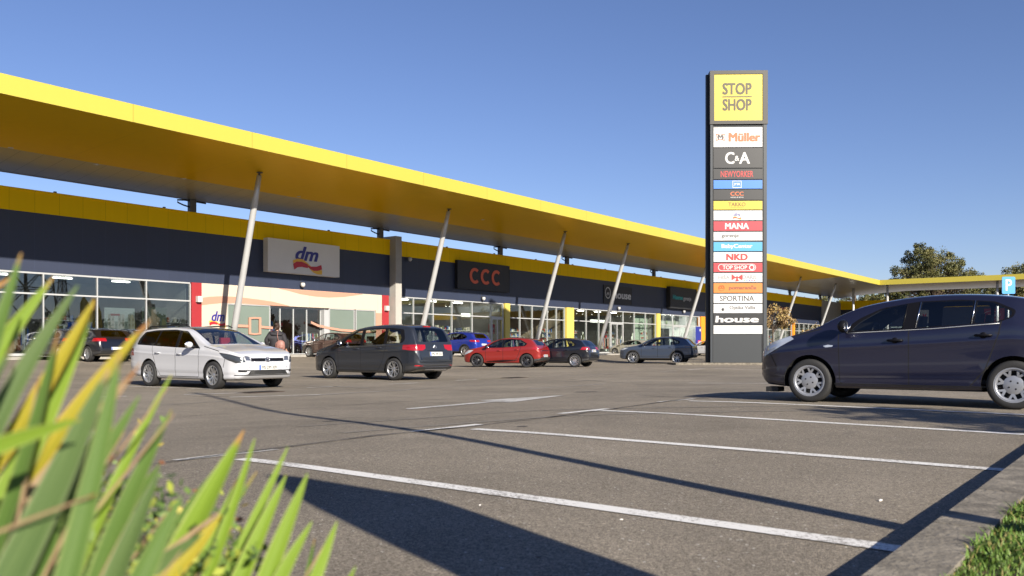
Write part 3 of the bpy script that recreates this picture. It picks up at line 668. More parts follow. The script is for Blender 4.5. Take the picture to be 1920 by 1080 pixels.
mb = MB(); mb.prism([(-PF+.04, ZS+FH-.06), (-PB, ZBK+.42), (-PB, ZBK+.46), (-PF+.04, ZS+FH-.02)], T0, TWF+1.2, 'x'); mb.box((TWC+.04, -PF-80, ZS+FH-.065), (TWF+1.2, -PF+.035, ZS+FH-.02)); mb.build('roof_sheet', M_steel, C)
mb = MB(); mb.box((T0, -PB+.001, ZBK-.02), (TWF+1.2, -PB+.04, ZBK+.48)); mb.build('back_edge', mat('edge_steel', (.2,.2,.19), .5, .3), C)
for px, py in ((180, 311), (345, 338), (560, 372), (905, 418), (20, 281)):
    D = (ZS-.5-CAMH)*FPX/(HORY-py); x = (px-960)/FPX*D; t, p = tp(x, D)
    MB().lathe([(0,-.012),(.12,-.012),(.13,.02)], 12, M=T(t,-p,zs_(p))).build('downlight', M_white, C)
M_col = mat('column_steel', (.52,.53,.54), .38, .3, noise=.04, nscale=2)
HC = ZS-CAMH
def leaning(pxt, label, D=None):
    a = (pxt-960)/FPX; D = 78100/(2190-pxt); top = Vector((a*D, D, 0)); top.z = zs_(tp(a*D, D)[1])
    q = loc_w(*[u+v for u, v in zip(tp(top.x, top.y), (.75, -3.6))]); q.z = ground(q.x, q.y)+.12
    o = thing('canopy_column', label, 'column', q, 0, 'leaning canopy columns'); d = top-q
    mb = MB(); mb.tube([(0,0,0), d*.2, d*.85, d*.985], [.15,.175,.165,.12], 16); mb.build('shaft', M_col, o)
    mb = MB(); mb.lathe([(0,.0),(.3,.0),(.3,.04),(.18,.05)], 16); mb.build('base_plate', M_steel, o)
    mb = MB(); mb.tube([d*.985, d*1.0], [.06,.06], 10); mb.lathe([(.0,-.005),(.16,-.005),(.16,-.03),(.08,-.05)], 14, M=T(*d)); mb.build('head_joint', M_post, o)
for px, lb in ((487, 'leaning steel column rising behind the white estate car'), (842, 'leaning steel column rising behind the grey people carrier'), (1060, 'leaning steel column rising behind the red hatchback'),
        (1178, 'leaning steel column crossing the black sign board with white word'), (1329, 'leaning steel column disappearing behind the left side of the tall pylon'),
        (1502, 'leaning steel column crossing the dark wall with orange letters'), (1567.6, 'leaning steel column in front of the pale concrete end wall')): leaning(px, lb)
def wing_px(px, t):
    a = (px-960)/FPX; p = (a*ST*t + CW - CT*t)/(ST + CT*a); return t, p
for px, t, lb in ((1600, 173.5, 'upright steel column at the inner corner of the canopies'), (1664, 172.5, 'upright steel column just right of the canopy corner'), (1870, 172.5, 'upright steel column left of the blue parking sign')):
    t, p = wing_px(px, t); q = loc_w(t, p); q.z = ground(q.x, q.y)
    o = thing('canopy_column', lb, 'column', q, 0, 'upright canopy columns'); MB().tube([(0,0,0),(0,0,ZS-q.z)], .17, 14).build('shaft', M_col, o); MB().lathe([(0,0),(.3,0),(.3,.05),(.17,.06)], 14).build('base_plate', M_steel, o)
post_px = (360, 713, 938, 1063, 1226, 1370, 1481, 1538, 1555)
post_l = ('above the left shop window', 'left of the concrete fin', 'above the black sign with orange letters', 'above the yellow piers', 'left of the tall pylon', 'hidden behind the tall pylon', 'above the orange wall letters', 'second from the concrete end wall', 'closest to the concrete end wall')
for px, l_ in zip(post_px, post_l):
    t, p = tp((px-960)/FPX*92330/(2190-px), 92330/(2190-px)); q = loc_w(t, p, 8.6)
    o = thing('roof_post', 'short dark steel post holding the canopy, ' + l_, 'post', q, TH, 'roof posts under the canopy')
    hh = zs_(p)-8.6
    MB().box((-.2,-.13,0),(.2,.13,hh)).build('shaft', M_post, o)
    MB().tube([(-.1,.0,hh-.45),(-.6,-.05,hh-.38),(-.95,-.06,hh-.28),(-.95,-.06,hh-.14),(-.5,-.04,hh-.09),(.5,0,hh-.09),(.9,.0,hh-.1)], .045, 8).build('drain_pipe', M_black, o)

# ---------------------------------------------------------------- the wing across the far end
Wg = thing('retail_wing', 'far shop wing with yellow parapet, dark wall and shop signs beyond the parked hatchback', 'building', loc_w(TWF, 0, 0), TH-math.pi/2)
# local x runs towards the camera side (p), local y into the building (t)
def wp(px): return wing_px(px, TWF)[1]
MB().box((.0,0,ZH-.3),(92,.35,7.4)).build('facade_wall', M_dark, Wg)
MB().box((.0,-.03,7.4),(92,.38,8.85)).build('parapet', M_yel, Wg)
MB().box((.3,.4,8.2),(92,40,8.35)).build('roof', MATS['roof_gravel'], Wg)
mb = MB(); x = 1.5; wf = []
while x < 80: wf.append(x); x += 2.6
for t in wf: mb.box((t-.04,0,.3),(t+.04,.17,ZH-.3))
mb.box((1.5,.02,3.2),(80,.14,3.3)); mb.box((1.5,.02,.3),(80,.16,.45))
f = mb.build('window_frame', M_frame, Wg); MB().box((1.5,.08,.45),(79,.1,ZH-.31)).build('pane', M_shop, f)
MB().box((1,6,.2),(80,6.1,4.4)).box((1,.4,.15),(80,6,.25)).build('shop_room', MATS['brown_shop_interior'], Wg)
for a, b in ((1.7, 4.5), (26, 28), (44, 45.5)): MB().box((a,-.1,.2),(b,-.01,ZH-.31)).build('painted_pier', M_yp, Wg)
def wsign(label, pa, pb, z0, z1, m): 
    a, b = wp(pa), wp(pb); q = loc_w(TWF-.35, a, z0); o = thing('fascia_sign', label, 'sign', q, TH-math.pi/2)
    MB().box((0,0,0),(b-a,.3,z1-z0)).build('box', m, o); return o, b-a, z1-z0
o, w, h = wsign('blue sign with white letters at the left end of the far wing', 1596, 1672, 4.9, 7.1, mat('sign_blue', (.02,.17,.33), .5))
text('letters', 'BabyCenter', M_lwh, o, T(w*.42,-.012,h*.55), w*.74, h*.36, .03)
o, w, h = wsign('white sign with grey letters and red bow seen through the hatchback windows', 1700, 1742, 4.9, 7.0, mat('sign_offwhite', (.5,.52,.52), .5))
text('letters', 'HIŠA', mat('letter_grey', (.25,.26,.27), .5), o, T(w*.4,-.012,h*.6), w*.55, h*.34, .03)
MB().prism([(w*.74,h*.42),(w*.82,h*.6),(w*.74,h*.78)], -.02, -.002).prism([(w*.82,h*.6),(w*.9,h*.42),(w*.9,h*.78)], -.02, -.002).build('bow', M_lred, o)
o, w, h = wsign('red sign with white oval outline seen through the rear side window', 1846, 1884, 4.9, 7.0, mat('sign_darkred', (.30,.03,.05), .5))
MB().lathe([(.85,-.012),(.95,-.012),(.95,0),(.85,0)], 30, M=T(w*.35,-.012,h*.5)@Matrix.Diagonal((1.2,1,.75,1))@Matrix.Rotation(R(90),4,'X'), closed=True).build('oval', M_lwh, o)
text('letters', 'TOP SHOP', M_lwh, o, T(w*.5,-.012,h*.5), w*.6, h*.2, .03)

# ---------------------------------------------------------------- the sign pylon
PDp = 49.3
pc = Vector(((1381.5-960)/FPX*PDp, PDp, 0)); zg = ground(pc.x, pc.y)
Z = lambda py: CAMH+(HORY-py)/FPX*PDp - .12
Xp = lambda px: (px-1381.5)/FPX*PDp
isl = MB()
for k in range(8):
    isl.box((-3.6+k*1.3+.003,-1.0,-.05),(-2.3+k*1.3-.003,-.85,.12)); 
isl.box((-3.6,-.85,-.05),(6.8,1.6,.11)); io = isl.build('traffic_island', M_kerb); io.location = (pc.x, pc.y, zg); tag(io, kind='structure')
PY = thing('sign_pylon', 'tall dark grey shopping pylon with yellow top sign and stacked shop name panels', 'sign', (pc.x, pc.y, zg+.12), R(-1.5))
M_py = mat('pylon_grey', (.017,.022,.028), .55, .1, noise=.05, nscale=.7); M_pyd = mat('pylon_dark', (.018,.019,.022), .4, .2); M_pyf = mat('pylon_frame', (.028,.027,.025), .5, .1)
ztop = Z(133); zs = Z(234)
MB().box((Xp(1332),.02,0),(Xp(1437),.48,zs)).build('body', M_py, PY)
mb = MB(); mb.box((Xp(1326),.3,0),(Xp(1332)-.003,.5,ztop-.1)); mb.box((Xp(1336.5),-.025,Z(678)),(Xp(1337.5),.019,zs)); mb.box((Xp(1429),-.025,Z(678)),(Xp(1430.5),.019,zs)); mb.build('side_fin', M_pyd, PY)
mb = MB(); mb.box((Xp(1332),-.05,0),(Xp(1336),.019,zs)); mb.box((Xp(1431),-.05,0),(Xp(1437),.019,zs)); mb.build('edge_trim', mat('pylon_edge', (.03,.036,.044), .45, .3), PY)
mb = MB()
mb.box((Xp(1331),-.1,zs+.02),(Xp(1339),.5,ztop)); mb.box((Xp(1429.5),-.1,zs+.02),(Xp(1438.5),.5,ztop)); mb.box((Xp(1339),-.1,ztop-.2),(Xp(1429.5),.5,ztop)); mb.box((Xp(1339),-.1,zs+.02),(Xp(1429.5),.5,zs+.22)); mb.box((Xp(1339),.1,zs+.22),(Xp(1429.5),.5,ztop-.2))
hd = mb.build('top_sign', M_pyf, PY)
MB().box((Xp(1339),-.06,zs+.22),(Xp(1429.5),.099,ztop-.2)).build('yellow_panel', mat('sign_yellow', (.52,.42,.03), .45), hd)
M_ltr = mat('letter_dark', (.05,.04,.02), .5)
text('letters', 'STOP', M_ltr, hd, T(0,-.062,Z(167)), 1.58, .62, .05); text('letters', 'SHOP', M_ltr, hd, T(0,-.062,Z(197)), 1.58, .62, .05)
MB().box((-.82,-.072,Z(183)),(.82,-.061,Z(181))).build('bar', M_ltr, hd)
cW = (.52,.52,.52); cK = (.007,.008,.011)
rows = [(239, 276, cW), (278, 315, cK), (317, 336, cK), (338, 354, (.03,.16,.52)), (356, 375, cK), (377, 393, (.50,.39,.03)), (395, 413, cW), (415, 433, (.36,.025,.04)),
        (435, 451, cW), (454, 471, (.05,.28,.52)), (473, 491, cW), (493, 510, (.42,.03,.04)), (512, 529, cW), (531, 549, (.55,.17,.025)), (551, 568, cW), (570, 587, cW), (589, 608, cK), (610, 626, cW)]
def pan(i):
    a, b, c = rows[i]; o = MB().box((Xp(1338),-.04,Z(b)),(Xp(1428.7),.018,Z(a))).build('name_panel', mat('panel_%.2f_%.2f' % c[:2], c, .4), PY); return o, (Z(a)+Z(b))/2, Z(a)-Z(b)
def tt(i, s, c, w, h, x=0, dz=0, bold=.02, shear=0):
    o, z, H = PN[i]; text('letters', s, mat('ink_%.2f_%.2f_%.2f' % c, c, .45), o, T(x,-.042,z+dz), w, h, bold, shear)
PN = [pan(i) for i in range(len(rows))]
Wt = (.55,.55,.55); Or = (.46,.10,.025); Rd = (.38,.025,.025); Kk = (.02,.02,.024); Gy = (.06,.06,.065)
tt(0, 'Müller', Or, 1.72, .46, .42, 0, .06); tt(0, 'M', Kk, .26, .26, -.92, 0, .04)
o = PN[0][0]; z = PN[0][1]
MB().strip([(-1.17,z-.2),(-1.12,z),(-1.17,z+.2),(-.92,z+.14),(-.67,z+.2),(-.72,z),(-.67,z-.2),(-.92,z-.14),(-1.17,z-.2)], [(-1.13,z-.15),(-1.08,z),(-1.13,z+.15),(-.92,z+.11),(-.71,z+.15),(-.76,z),(-.71,z-.15),(-.92,z-.11),(-1.13,z-.15)], -.05, -.041).build('emblem_outline', mat('ink_0.46_0.10_0.03', Or), o)
tt(1, 'C', Wt, .48, .64, -.40, 0, .03); tt(1, 'A', Wt, .56, .62, .42, 0, .03); tt(1, '&', Wt, .24, .28, .0, -.02, .015)
tt(2, 'NEWYORKER', Rd, 1.8, .34, 0, 0, .03)
tt(3, 'JYSK', Wt, .36, .16, 0, .0, .04)
z = PN[3][1]; MB().strip([(-.25,z-.2),(-.25,z+.2),(.25,z+.2),(.25,z-.2),(-.25,z-.2)], [(-.22,z-.17),(-.22,z+.17),(.22,z+.17),(.22,z-.17),(-.22,z-.17)], -.05, -.041).build('square_outline', MATS['ink_0.55_0.55_0.55'], PN[3][0])
tt(4, 'CCC', Or, .72, .22, 0, .06, .04); tt(4, 'SHOES & BAGS', Wt, .72, .055, 0, -.14, .02)
tt(5, 'TAKKO', (.16,.08,.01), .95, .22, 0, .05, .025); tt(5, 'FASHION', (.25,.13,.02), .7, .05, 0, -.13, 0)
tt(6, 'dm', (.03,.03,.22), .36, .2, 0, .06, .02, .3); swoosh(PN[6][0], -.22, PN[6][1]-.12, .46, -.042)
tt(7, 'MANA', Wt, 1.3, .32, 0, 0, .04); tt(8, 'gorenje', Gy, .95, .24, -.38, .0, .025); tt(8, 'life simplified', (.38,.43,.45), .8, .1, .65, 0, 0)
tt(9, 'BabyCenter', Wt, 1.7, .28, 0, 0, .04); tt(10, 'NKD', Rd, 1.15, .34, 0, 0, .06); tt(11, 'TOP SHOP', Wt, 1.35, .22, -.12, 0, .02)
z = PN[11][1]
def rrect(cx, z, w, h, r, n=8):
    pts = []
    for qx, qz, a0 in ((cx+w/2-r, z+h/2-r, 0), (cx-w/2+r, z+h/2-r, 90), (cx-w/2+r, z-h/2+r, 180), (cx+w/2-r, z-h/2+r, 270)):
        for k in range(n+1): a = R(a0+90*k/n); pts.append((qx+r*math.cos(a), qz+r*math.sin(a)))
    return pts+[pts[0]]
MB().strip(rrect(0,z,2.1,.38,.18), rrect(0,z,2.04,.32,.155), -.05, -.041).strip(rrect(.82,z,.3,.3,.149), rrect(.82,z,.2,.2,.099), -.05, -.041).build('outline', MATS['ink_0.55_0.55_0.55'], PN[11][0])
tt(12, 'HIŠA', (.24,.24,.25), .62, .22, -.72, .03, .03); tt(12, 'DARIL', (.24,.24,.25), .8, .2, .72, .03, .03)
z = PN[12][1]; MB().prism([(-.3,z-.16),(-.04,z),(-.3,z+.2)], -.05, -.041).prism([(.3,z-.16),(.3,z+.2),(.04,z)], -.05, -.041).box((-.06,-.055,z-.05),(.06,-.041,z+.07)).prism([(-.03,z-.05),(.03,z-.05),(.12,z-.2),(-.1,z-.22)], -.05, -.041).build('bow', MATS['ink_0.38_0.03_0.03'], PN[12][0])
for k, c in enumerate(((.3,.6,.2), (.1,.4,.7), (.15,.1,.45), (.5,.1,.3), (.6,.15,.1))): MB().lathe([(0,0),(.035,0),(.035,.01),(0,.01)], 10, M=T(.42+k*.14,-.042,z-.16)@Matrix.Rotation(R(90),4,'X')).build('dot', mat('dot_%d' % k, c), PN[12][0])
tt(13, 'pomaranča', (.22,.06,.03), 1.5, .26, .32, 0, .05); z = PN[13][1]
MB().lathe([(.15,0),(.17,0),(.17,.01),(.15,.01)], 20, M=T(-.86,-.041,z)@Matrix.Rotation(R(90),4,'X'), closed=True).lathe([(.05,0),(.08,0),(.08,.01),(.05,.01)], 12, M=T(-.92,-.041,z+.04)@Matrix.Rotation(R(90),4,'X'), closed=True).lathe([(.05,0),(.08,0),(.08,.01),(.05,.01)], 12, M=T(-.80,-.041,z+.04)@Matrix.Rotation(R(90),4,'X'), closed=True).build('emblem', mat('ink_brown', (.45,.1,.03)), PN[13][0])
tt(14, 'SPORTINA', Kk, 1.9, .3, 0, 0, .009); tt(15, 'Optika Vallis', Gy, 1.42, .24, .3, .03, .018)
MB().lathe([(0,0),(.08,0),(.08,.01),(0,.01)], 16, M=T(-.78,-.042,PN[15][1]-.05)@Matrix.Rotation(R(90),4,'X')).build('dot', mat('ink_0.06_0.06_0.07', Gy), PN[15][0])
tt(16, 'house', Wt, 2.35, .34, 0, 0, .045, .05)
# ---------------------------------------------------------------- cars
M_glass = glass('car_glass', (.74,.78,.78), 0, 1.5, .03)
M_glassd = glass('privacy_glass', (.16,.17,.18), 0, 1.5, .04)
M_int = mat('car_interior', (.018,.018,.02), .8); M_seat = mat('seat_fabric', (.05,.05,.055), .9); M_seatr = mat('seat_red', (.25,.02,.03), .9)
M_lens = mat('headlamp_lens', (.55,.60,.68), .12, .35, coat=1.0); M_lensd = mat('headlamp_housing', (.05,.055,.06), .2, .3, coat=1.0)
M_tail = mat('tail_lamp', (.30,.006,.010), .15, coat=1.0); M_taild = mat('dark_tail_lamp', (.07,.006,.012), .12, coat=1.0)
M_plate = mat('plate_white', (.55,.55,.53), .4); M_plink = mat('plate_ink', (.03,.03,.03), .5); M_plblue = mat('plate_blue', (.02,.10,.55), .4)
M_bowl = mat('lamp_reflector', (.75,.77,.8), .1, 1.0); M_plas = mat('bumper_plastic', (.03,.03,.032), .55)
M_gap = mat('panel_gap', (.004,.004,.005), .8)
def chaikin(p, n=2, closed=False):
    for _ in range(n):
        q = [p[0]]
        for i in range(len(p)-1):
            a, b = p[i], p[i+1]; q.append(tuple(.75*u+.25*v for u, v in zip(a, b))); q.append(tuple(.25*u+.75*v for u, v in zip(a, b)))
        q.append(p[-1]); p = q
    return p
def lerp_pl(pl, x):
    if x <= pl[0][0]: return pl[0][1]
    for i in range(len(pl)-1):
        if pl[i+1][0] >= x:
            a, b = pl[i], pl[i+1]
            return a[1] if b[0] == a[0] else a[1]+(b[1]-a[1])*(x-a[0])/(b[0]-a[0])
    return pl[-1][1]
def rcorner(poly, r=.03, n=3):
    out = []; m = len(poly)
    for i in range(m):
        p0, p1, p2 = Vector(poly[i-1]), Vector(poly[i]), Vector(poly[(i+1) % m])
        a = (p0-p1); b = (p2-p1); ra = min(r, a.length*.4, b.length*.4); a = p1+a.normalized()*ra; b = p1+b.normalized()*ra
        for k in range(n+1):
            u = k/n; out.append(tuple(a*(1-u)**2 + p1*2*u*(1-u) + b*u*u))
    return out
def car(spec, loc, rz, name, label, group=None, body=None, detail=1):
    L, Wd, H, wb, fo, rr = spec['L'], spec['W'], spec['H'], spec['wb'], spec['fo'], spec['r']
    o = thing(name, label, 'car', loc, rz, group); X0 = fo+wb/2
    top = chaikin(spec['top'], 2); bel = spec['belt']; hw = Wd/2
    wpl = [(0,.66),(.05,.76),(.14,.86),(.32,.945),(.6,.985),(1.2,1),(L-1.2,1),(L-.6,.985),(L-.3,.955),(L-.12,.90),(L-.04,.84),(L,.78)]
    bot = [(0,.34),(.12,.23),(.5,.2),(fo+wb,.2),(L-.35,.24),(L-.08,.32),(L,.42)] if not spec.get('bot') else spec['bot']
    st = sorted(set([round(v, 4) for v in [0,.012,.03,.055,.09,.14,.2,.26] + frange(.32, L-.3, .065) + [L-.26,L-.2,L-.15,L-.11,L-.075,L-.045,L-.02,L]]))
    secs = []
    tum = spec.get('tum', .34)
    for s in st:
        zt = lerp_pl(top, s); zb_ = lerp_pl(bot, s); w = hw*lerp_pl(wpl, s); be = lerp_pl(bel, s); e = min(be, zt-.035)
        zm = zb_+(e-zb_)*.5
        g_ = zt-e; fr = spec.get('arch', 0)
        y5 = w*.955; y6 = y5-tum*max(0, g_-.05)
        pts = [(0,zb_),(w*.78,zb_),(w*.93,zb_+.015),(w*.975,zb_+(e-zb_)*.10),(w*.968,zb_+(e-zb_)*.20),(w*.992,zb_+(e-zb_)*.27),(w*.985,zm),(w*.994,e-.26*(e-zb_)),(w*1.0,e-.225*(e-zb_)),(w*.984,e-.195*(e-zb_)),(w*.985,e-.10*(e-zb_)),(w*.972,e-.03),(y5,e),
               (y5-(y5-y6)*.5, e+g_*.46), (y6, e+g_*.86), (y6-.055, zt-g_*.05-.004), (max(.0, y6-.3)*.9, zt-.004), (0, zt+.012)]
        q = chaikin(pts, 1); secs.append(q)
    n = len(secs[0]); bm = bmesh.new(); V = []
    for s, q in zip(st, secs):
        row = [bm.verts.new((X0-s, y, z)) for y, z in q] + [bm.verts.new((X0-s, -y, z)) for y, z in reversed(q[1:-1])]
        V.append(row)
    m = len(V[0])
    for i in range(len(V)-1):
        for k in range(m): k2 = (k+1) % m; bm.faces.new((V[i][k], V[i+1][k], V[i+1][k2], V[i][k2]))
    for row, fl in ((V[0], 0), (V[-1], 1)):
        for k in range(0, n-1):
            a, b = row[k], row[k+1]; c = row[(m-k-1) % m]; d = row[(m-k) % m]
            vs_ = []
            for v_ in (a, b, c, d):
                if v_ not in vs_: vs_.append(v_)
            if len(vs_) > 2: bm.faces.new(vs_ if fl == 0 else vs_[::-1])
    bmesh.ops.recalc_face_normals(bm, faces=bm.faces); bm.normal_update()
    bvh = BVHTree.FromBMesh(bm)
    PT = bm.faces.layers.int.new('pt'); names = ['body']; MM = {'body': body}; prt = {}
    def pid(nm, mt):
        if nm not in names: names.append(nm); MM[nm] = mt
        return names.index(nm)
    def cut(nm, mt, sp=None, fp=None, pred=None):
        """sp: convex polygon in side view (s,z); fp: convex polygon in front view (y,z), mirrored when both=True"""
        planes = []
        for poly, kind in ((sp, 's'), (fp, 'f')):
            if not poly: continue
            P2 = [Vector(((X0-a) if kind == 's' else a, b)) for a, b in poly]; c = sum(P2, Vector((0,0)))/len(P2)
            for i in range(len(P2)):
                a, b = P2[i], P2[(i+1) % len(P2)]; d = b-a
                if d.length < 1e-5: continue
                nn = Vector((d.y, -d.x)).normalized()
                if nn.dot(c-a) > 0: nn = -nn
                if kind == 's': planes.append((Vector((a.x,0,a.y)), Vector((nn.x,0,nn.y))))
                else: planes.append((Vector((0,a.x,a.y)), Vector((0,nn.x,nn.y))))
        def hit(f):
            if pred and not pred(f): return False
            for co, no in planes:
                if all((v.co-co).dot(no) > 0 for v in f.verts): return False
            return True
        faces = [f for f in bm.faces if hit(f)]
        for co, no in planes:
            if not faces: break
            es = list({e for f in faces for e in f.edges}); vv = list({v for f in faces for v in f.verts})
            r = bmesh.ops.bisect_plane(bm, geom=faces+es+vv, dist=1e-5, plane_co=co, plane_no=no)
            faces = [f for f in r['geom'] if isinstance(f, bmesh.types.BMFace) and f.is_valid and (f.calc_center_median()-co).dot(no) < 0]
        i = pid(nm, mt) if nm else -1
        for f in faces: f[PT] = i
        return faces
    side = lambda f: abs(f.normal.y) > .25
    up = lambda f: f.normal.z > .02 or True
    roof = lambda s: lerp_pl(top, s)
    # wheel openings
    wx = (fo, fo+wb); ra = rr+spec.get('agap', .055)
    for s in wx:
        c = [(s+ra*math.cos(R(a)), rr+ra*math.sin(R(a))) for a in range(0, 360, 12)]
        if spec.get('clad'):
            c2 = [(s+(ra+.06)*math.cos(R(a)), rr+(ra+.06)*math.sin(R(a))) for a in range(0, 360, 12)]; cut('wheel_arch_trim', M_plas, sp=c2, pred=lambda f: abs(f.calc_center_median().y) > .45)
        cut(None, None, sp=c, pred=lambda f: abs(f.calc_center_median().y) > .45)
    if spec.get('clad'): cut('sill_trim', M_plas, sp=[(fo+ra+.03,.15),(fo+wb-ra-.03,.15),(fo+wb-ra-.03,.36),(fo+ra+.03,.36)], pred=lambda f: f[PT] == 0 and abs(f.calc_center_median().y) > .5)
    # lower front and rear
    if spec.get('rbump'): cut('lower_bumper', M_plas, fp=spec['rbump'], pred=lambda f: f.calc_center_median().x < X0-L+.45 and f[PT] == 0 and f.normal.z > -.9)
    # doors, gaps
    d = spec['doors']                                  # s0, s1, s2 (lower edges), z sill
    if detail:
        inb = lambda f: f[PT] == 0 and side(f)
        b0 = lambda s: lerp_pl(bel, s)-.012
        cut('front_door', body, sp=[(d[0],d[3]+.03),(d[0]+.03,d[3]),(d[1],d[3]),(d[1],b0(d[1])),(d[0]-.02,b0(d[0]))], pred=inb)
        cut('rear_door', body, sp=[(d[1],d[3]),(d[2]-.28,d[3]),(d[2]-.10,d[3]+.22),(d[2]+.05,b0(d[2])-.12),(d[2]+.06,b0(d[2])),(d[1],b0(d[1]))], pred=inb)
        def gap(a, b, w=.008):
            w = w*1.25
            a, b = Vector(a), Vector(b); nn = (b-a).normalized(); nn = Vector((-nn.y, nn.x))*w/2
            cut('panel_gap', M_gap, sp=[tuple(a-nn), tuple(b-nn), tuple(b+nn), tuple(a+nn)], pred=lambda f: side(f))
        gw = .011 if detail > 1 else .013
        for a, b in (((d[0]-.02,b0(d[0])+.02),(d[0],d[3]+.03)), ((d[0],d[3]+.03),(d[0]+.03,d[3])), ((d[0]+.03,d[3]),(d[2]-.28,d[3])), ((d[1],d[3]),(d[1],roof(d[1])-.10)),
                     ((d[2]-.28,d[3]),(d[2]-.10,d[3]+.22)), ((d[2]-.10,d[3]+.22),(d[2]+.05,b0(d[2])-.12)), ((d[2]+.05,b0(d[2])-.12),(d[2]+.08,b0(d[2])+.05))): gap(a, b, gw)
        for a, b in spec.get('gaps', ()): gap(a, b, .012)
    # side glass: black surround then panes
    for poly in spec['surround']: cut('window_surround', M_trim, sp=rcorner(poly, .05), pred=lambda f: side(f) and f.calc_center_median().z > .7)
    for i, (poly, dark) in enumerate(spec['side']): cut('side_window%d' % i, M_glassd if dark else M_glass, sp=rcorner(poly, .035), pred=lambda f: side(f) and f.calc_center_median().z > .7)
    ws = spec['wind']; wy0, wy1, z0, z1, sa, sb = ws
    if detail: cut('window_surround', M_trim, fp=rcorner([(-wy0-.03,z0-.02),(wy0+.03,z0-.02),(wy1+.03,z1+.02),(-wy1-.03,z1+.02)], .05), pred=lambda f: X0-sb < f.calc_center_median().x < X0-sa and f.normal.z > .12 and abs(f.normal.y) < .75)
    cut('windscreen', M_glass, fp=rcorner([(-wy0,z0),(wy0,z0),(wy1,z1),(-wy1,z1)], .06), pred=lambda f: X0-sb < f.calc_center_median().x < X0-sa and f.normal.z > .12 and abs(f.normal.y) < .75)
    by0, by1, bz0, bz1, bs = spec['back']
    cut('rear_window', spec.get('rg', M_glassd), fp=rcorner([(-by0,bz0),(by0,bz0),(by1,bz1),(-by1,bz1)], .07), pred=lambda f: f.calc_center_median().x < X0-bs and f.normal.x < -.1)
    for nm, mt, sp, fp, end in spec['lamps']:
        for sg in (1, -1):
            cut(nm + ('' if sg > 0 else '#'), mt, sp=sp, fp=[(y*sg, z) for y, z in fp] if fp else None,
                pred=(lambda f: (f.calc_center_median().x > 0 if end > 0 else f.calc_center_median().x < 0) and f.calc_center_median().y*sg > 0 and f.normal.z < .97))
    for nm, mt, fp, end in spec['fronts']:
        cut(nm, mt, fp=fp, pred=(lambda f: (f.calc_center_median().x > X0-.5 if end > 0 else f.calc_center_median().x < X0-L+.6) and abs(f.normal.z) < .9))
    # split into parts with the normals of the whole shell
    bm.normal_update(); vn = {v: v.normal.copy() for v in bm.verts}
    TWO = ('front_door','rear_door','side_window','wheel_arch_trim','sill_trim','side_repeater','reflector','fog_lamp')
    jobs = []
    for i, nm in enumerate(names):
        fs_ = [f for f in bm.faces if f[PT] == i]
        if nm.rstrip('#0123456789') in TWO: jobs += [(nm, [f for f in fs_ if f.calc_center_median().y > 0]), (nm, [f for f in fs_ if f.calc_center_median().y <= 0])]
        elif nm == 'window_surround':
            jobs.append((nm, fs_))
        else: jobs.append((nm, fs_))
    for nm, fs_ in jobs:
        if not fs_: continue
        idx = {}; vs_ = []; nn = []; ff = []
        for f in fs_:
            r_ = []
            for v in f.verts:
                if v not in idx: idx[v] = len(vs_); vs_.append(tuple(v.co + (v.normal*.004 if nm in ('headlight','headlight#','taillight','taillight#') else Vector()))); nn.append(vn[v])
                r_.append(idx[v])
            ff.append(r_)
        me = bpy.data.meshes.new(nm.rstrip('#0123456789')); me.from_pydata(vs_, [], ff); me.materials.append(MM[nm]); me.polygons.foreach_set('use_smooth', [True]*len(ff))
        me.normals_split_custom_set_from_vertices(nn); me.update()
        ob = bpy.data.objects.new(nm.rstrip('#0123456789'), me); COL.objects.link(ob); ob.parent = o; prt.setdefault(ob.name.split('.')[0], []).append(ob)
    # inner lining
    idx = {}; vs_ = []; ff = []
    gl = [i for i, nm in enumerate(names) if 'window' in nm and nm != 'window_surround' or nm == 'windscreen']
    for f in bm.faces:
        if f[PT] in gl or f[PT] < 0: continue
        r_ = []
        for v in f.verts:
            if v not in idx: idx[v] = len(vs_); vs_.append(tuple(v.co - v.normal*.02))
            r_.append(idx[v])
        ff.append(r_[::-1])
    mb = MB(); mb.add(vs_, ff, 0, True)
    sl = spec['cab']                                   # s of dash, front seat, rear seat, floor z
    mb.box((X0-sl[0]-.35,-hw+.12,.55),(X0-sl[0],hw-.12,spec['belt'][0][1]*0+sl[4]))     # dashboard
    mb.box((X0-sl[2]-.9,-hw+.14,.3),(X0-sl[0],hw-.14,.36))
    mb.tube([(X0-sl[0]-.42+.07*math.cos(a)*0-.09*math.sin(a)*.5, .36+.18*math.cos(a), sl[4]+.02+.17*math.sin(a)) for a in [k*2*math.pi/16 for k in range(17)]], .014, 6, caps=False)
    mb.build('interior', M_int, o, fix=False)
    sm = spec.get('seatm', M_seat)
    for (s, ys) in ((sl[1], (.37, -.37)), (sl[2], (.38, -.38))):
        for y in ys:
            q = MB(); q.box((X0-s,y-.24,.36),(X0-s+.5,y+.24,.5)); q.prism([(X0-s,.45),(X0-s+.12,.45),(X0-s-.06,sl[3]),(X0-s-.16,sl[3])], y-.24, y+.24, 'y')
            q.prism([(X0-s-.10,sl[3]+.04),(X0-s-.03,sl[3]+.04),(X0-s-.05,sl[3]+.2),(X0-s-.12,sl[3]+.2)], y-.13, y+.13, 'y'); q.tube([(X0-s-.09,y-.05,sl[3]-.03),(X0-s-.08,y-.05,sl[3]+.08)], .008, 5); q.tube([(X0-s-.09,y+.05,sl[3]-.03),(X0-s-.08,y+.05,sl[3]+.08)], .008, 5)
            q.build('seat', sm, o)
    MB().box((-.13+X0-sl[0]-.5,-.11,H-.24),(X0-sl[0]-.6,.11,H-.17)).build('rear_view_mirror', M_black, o)
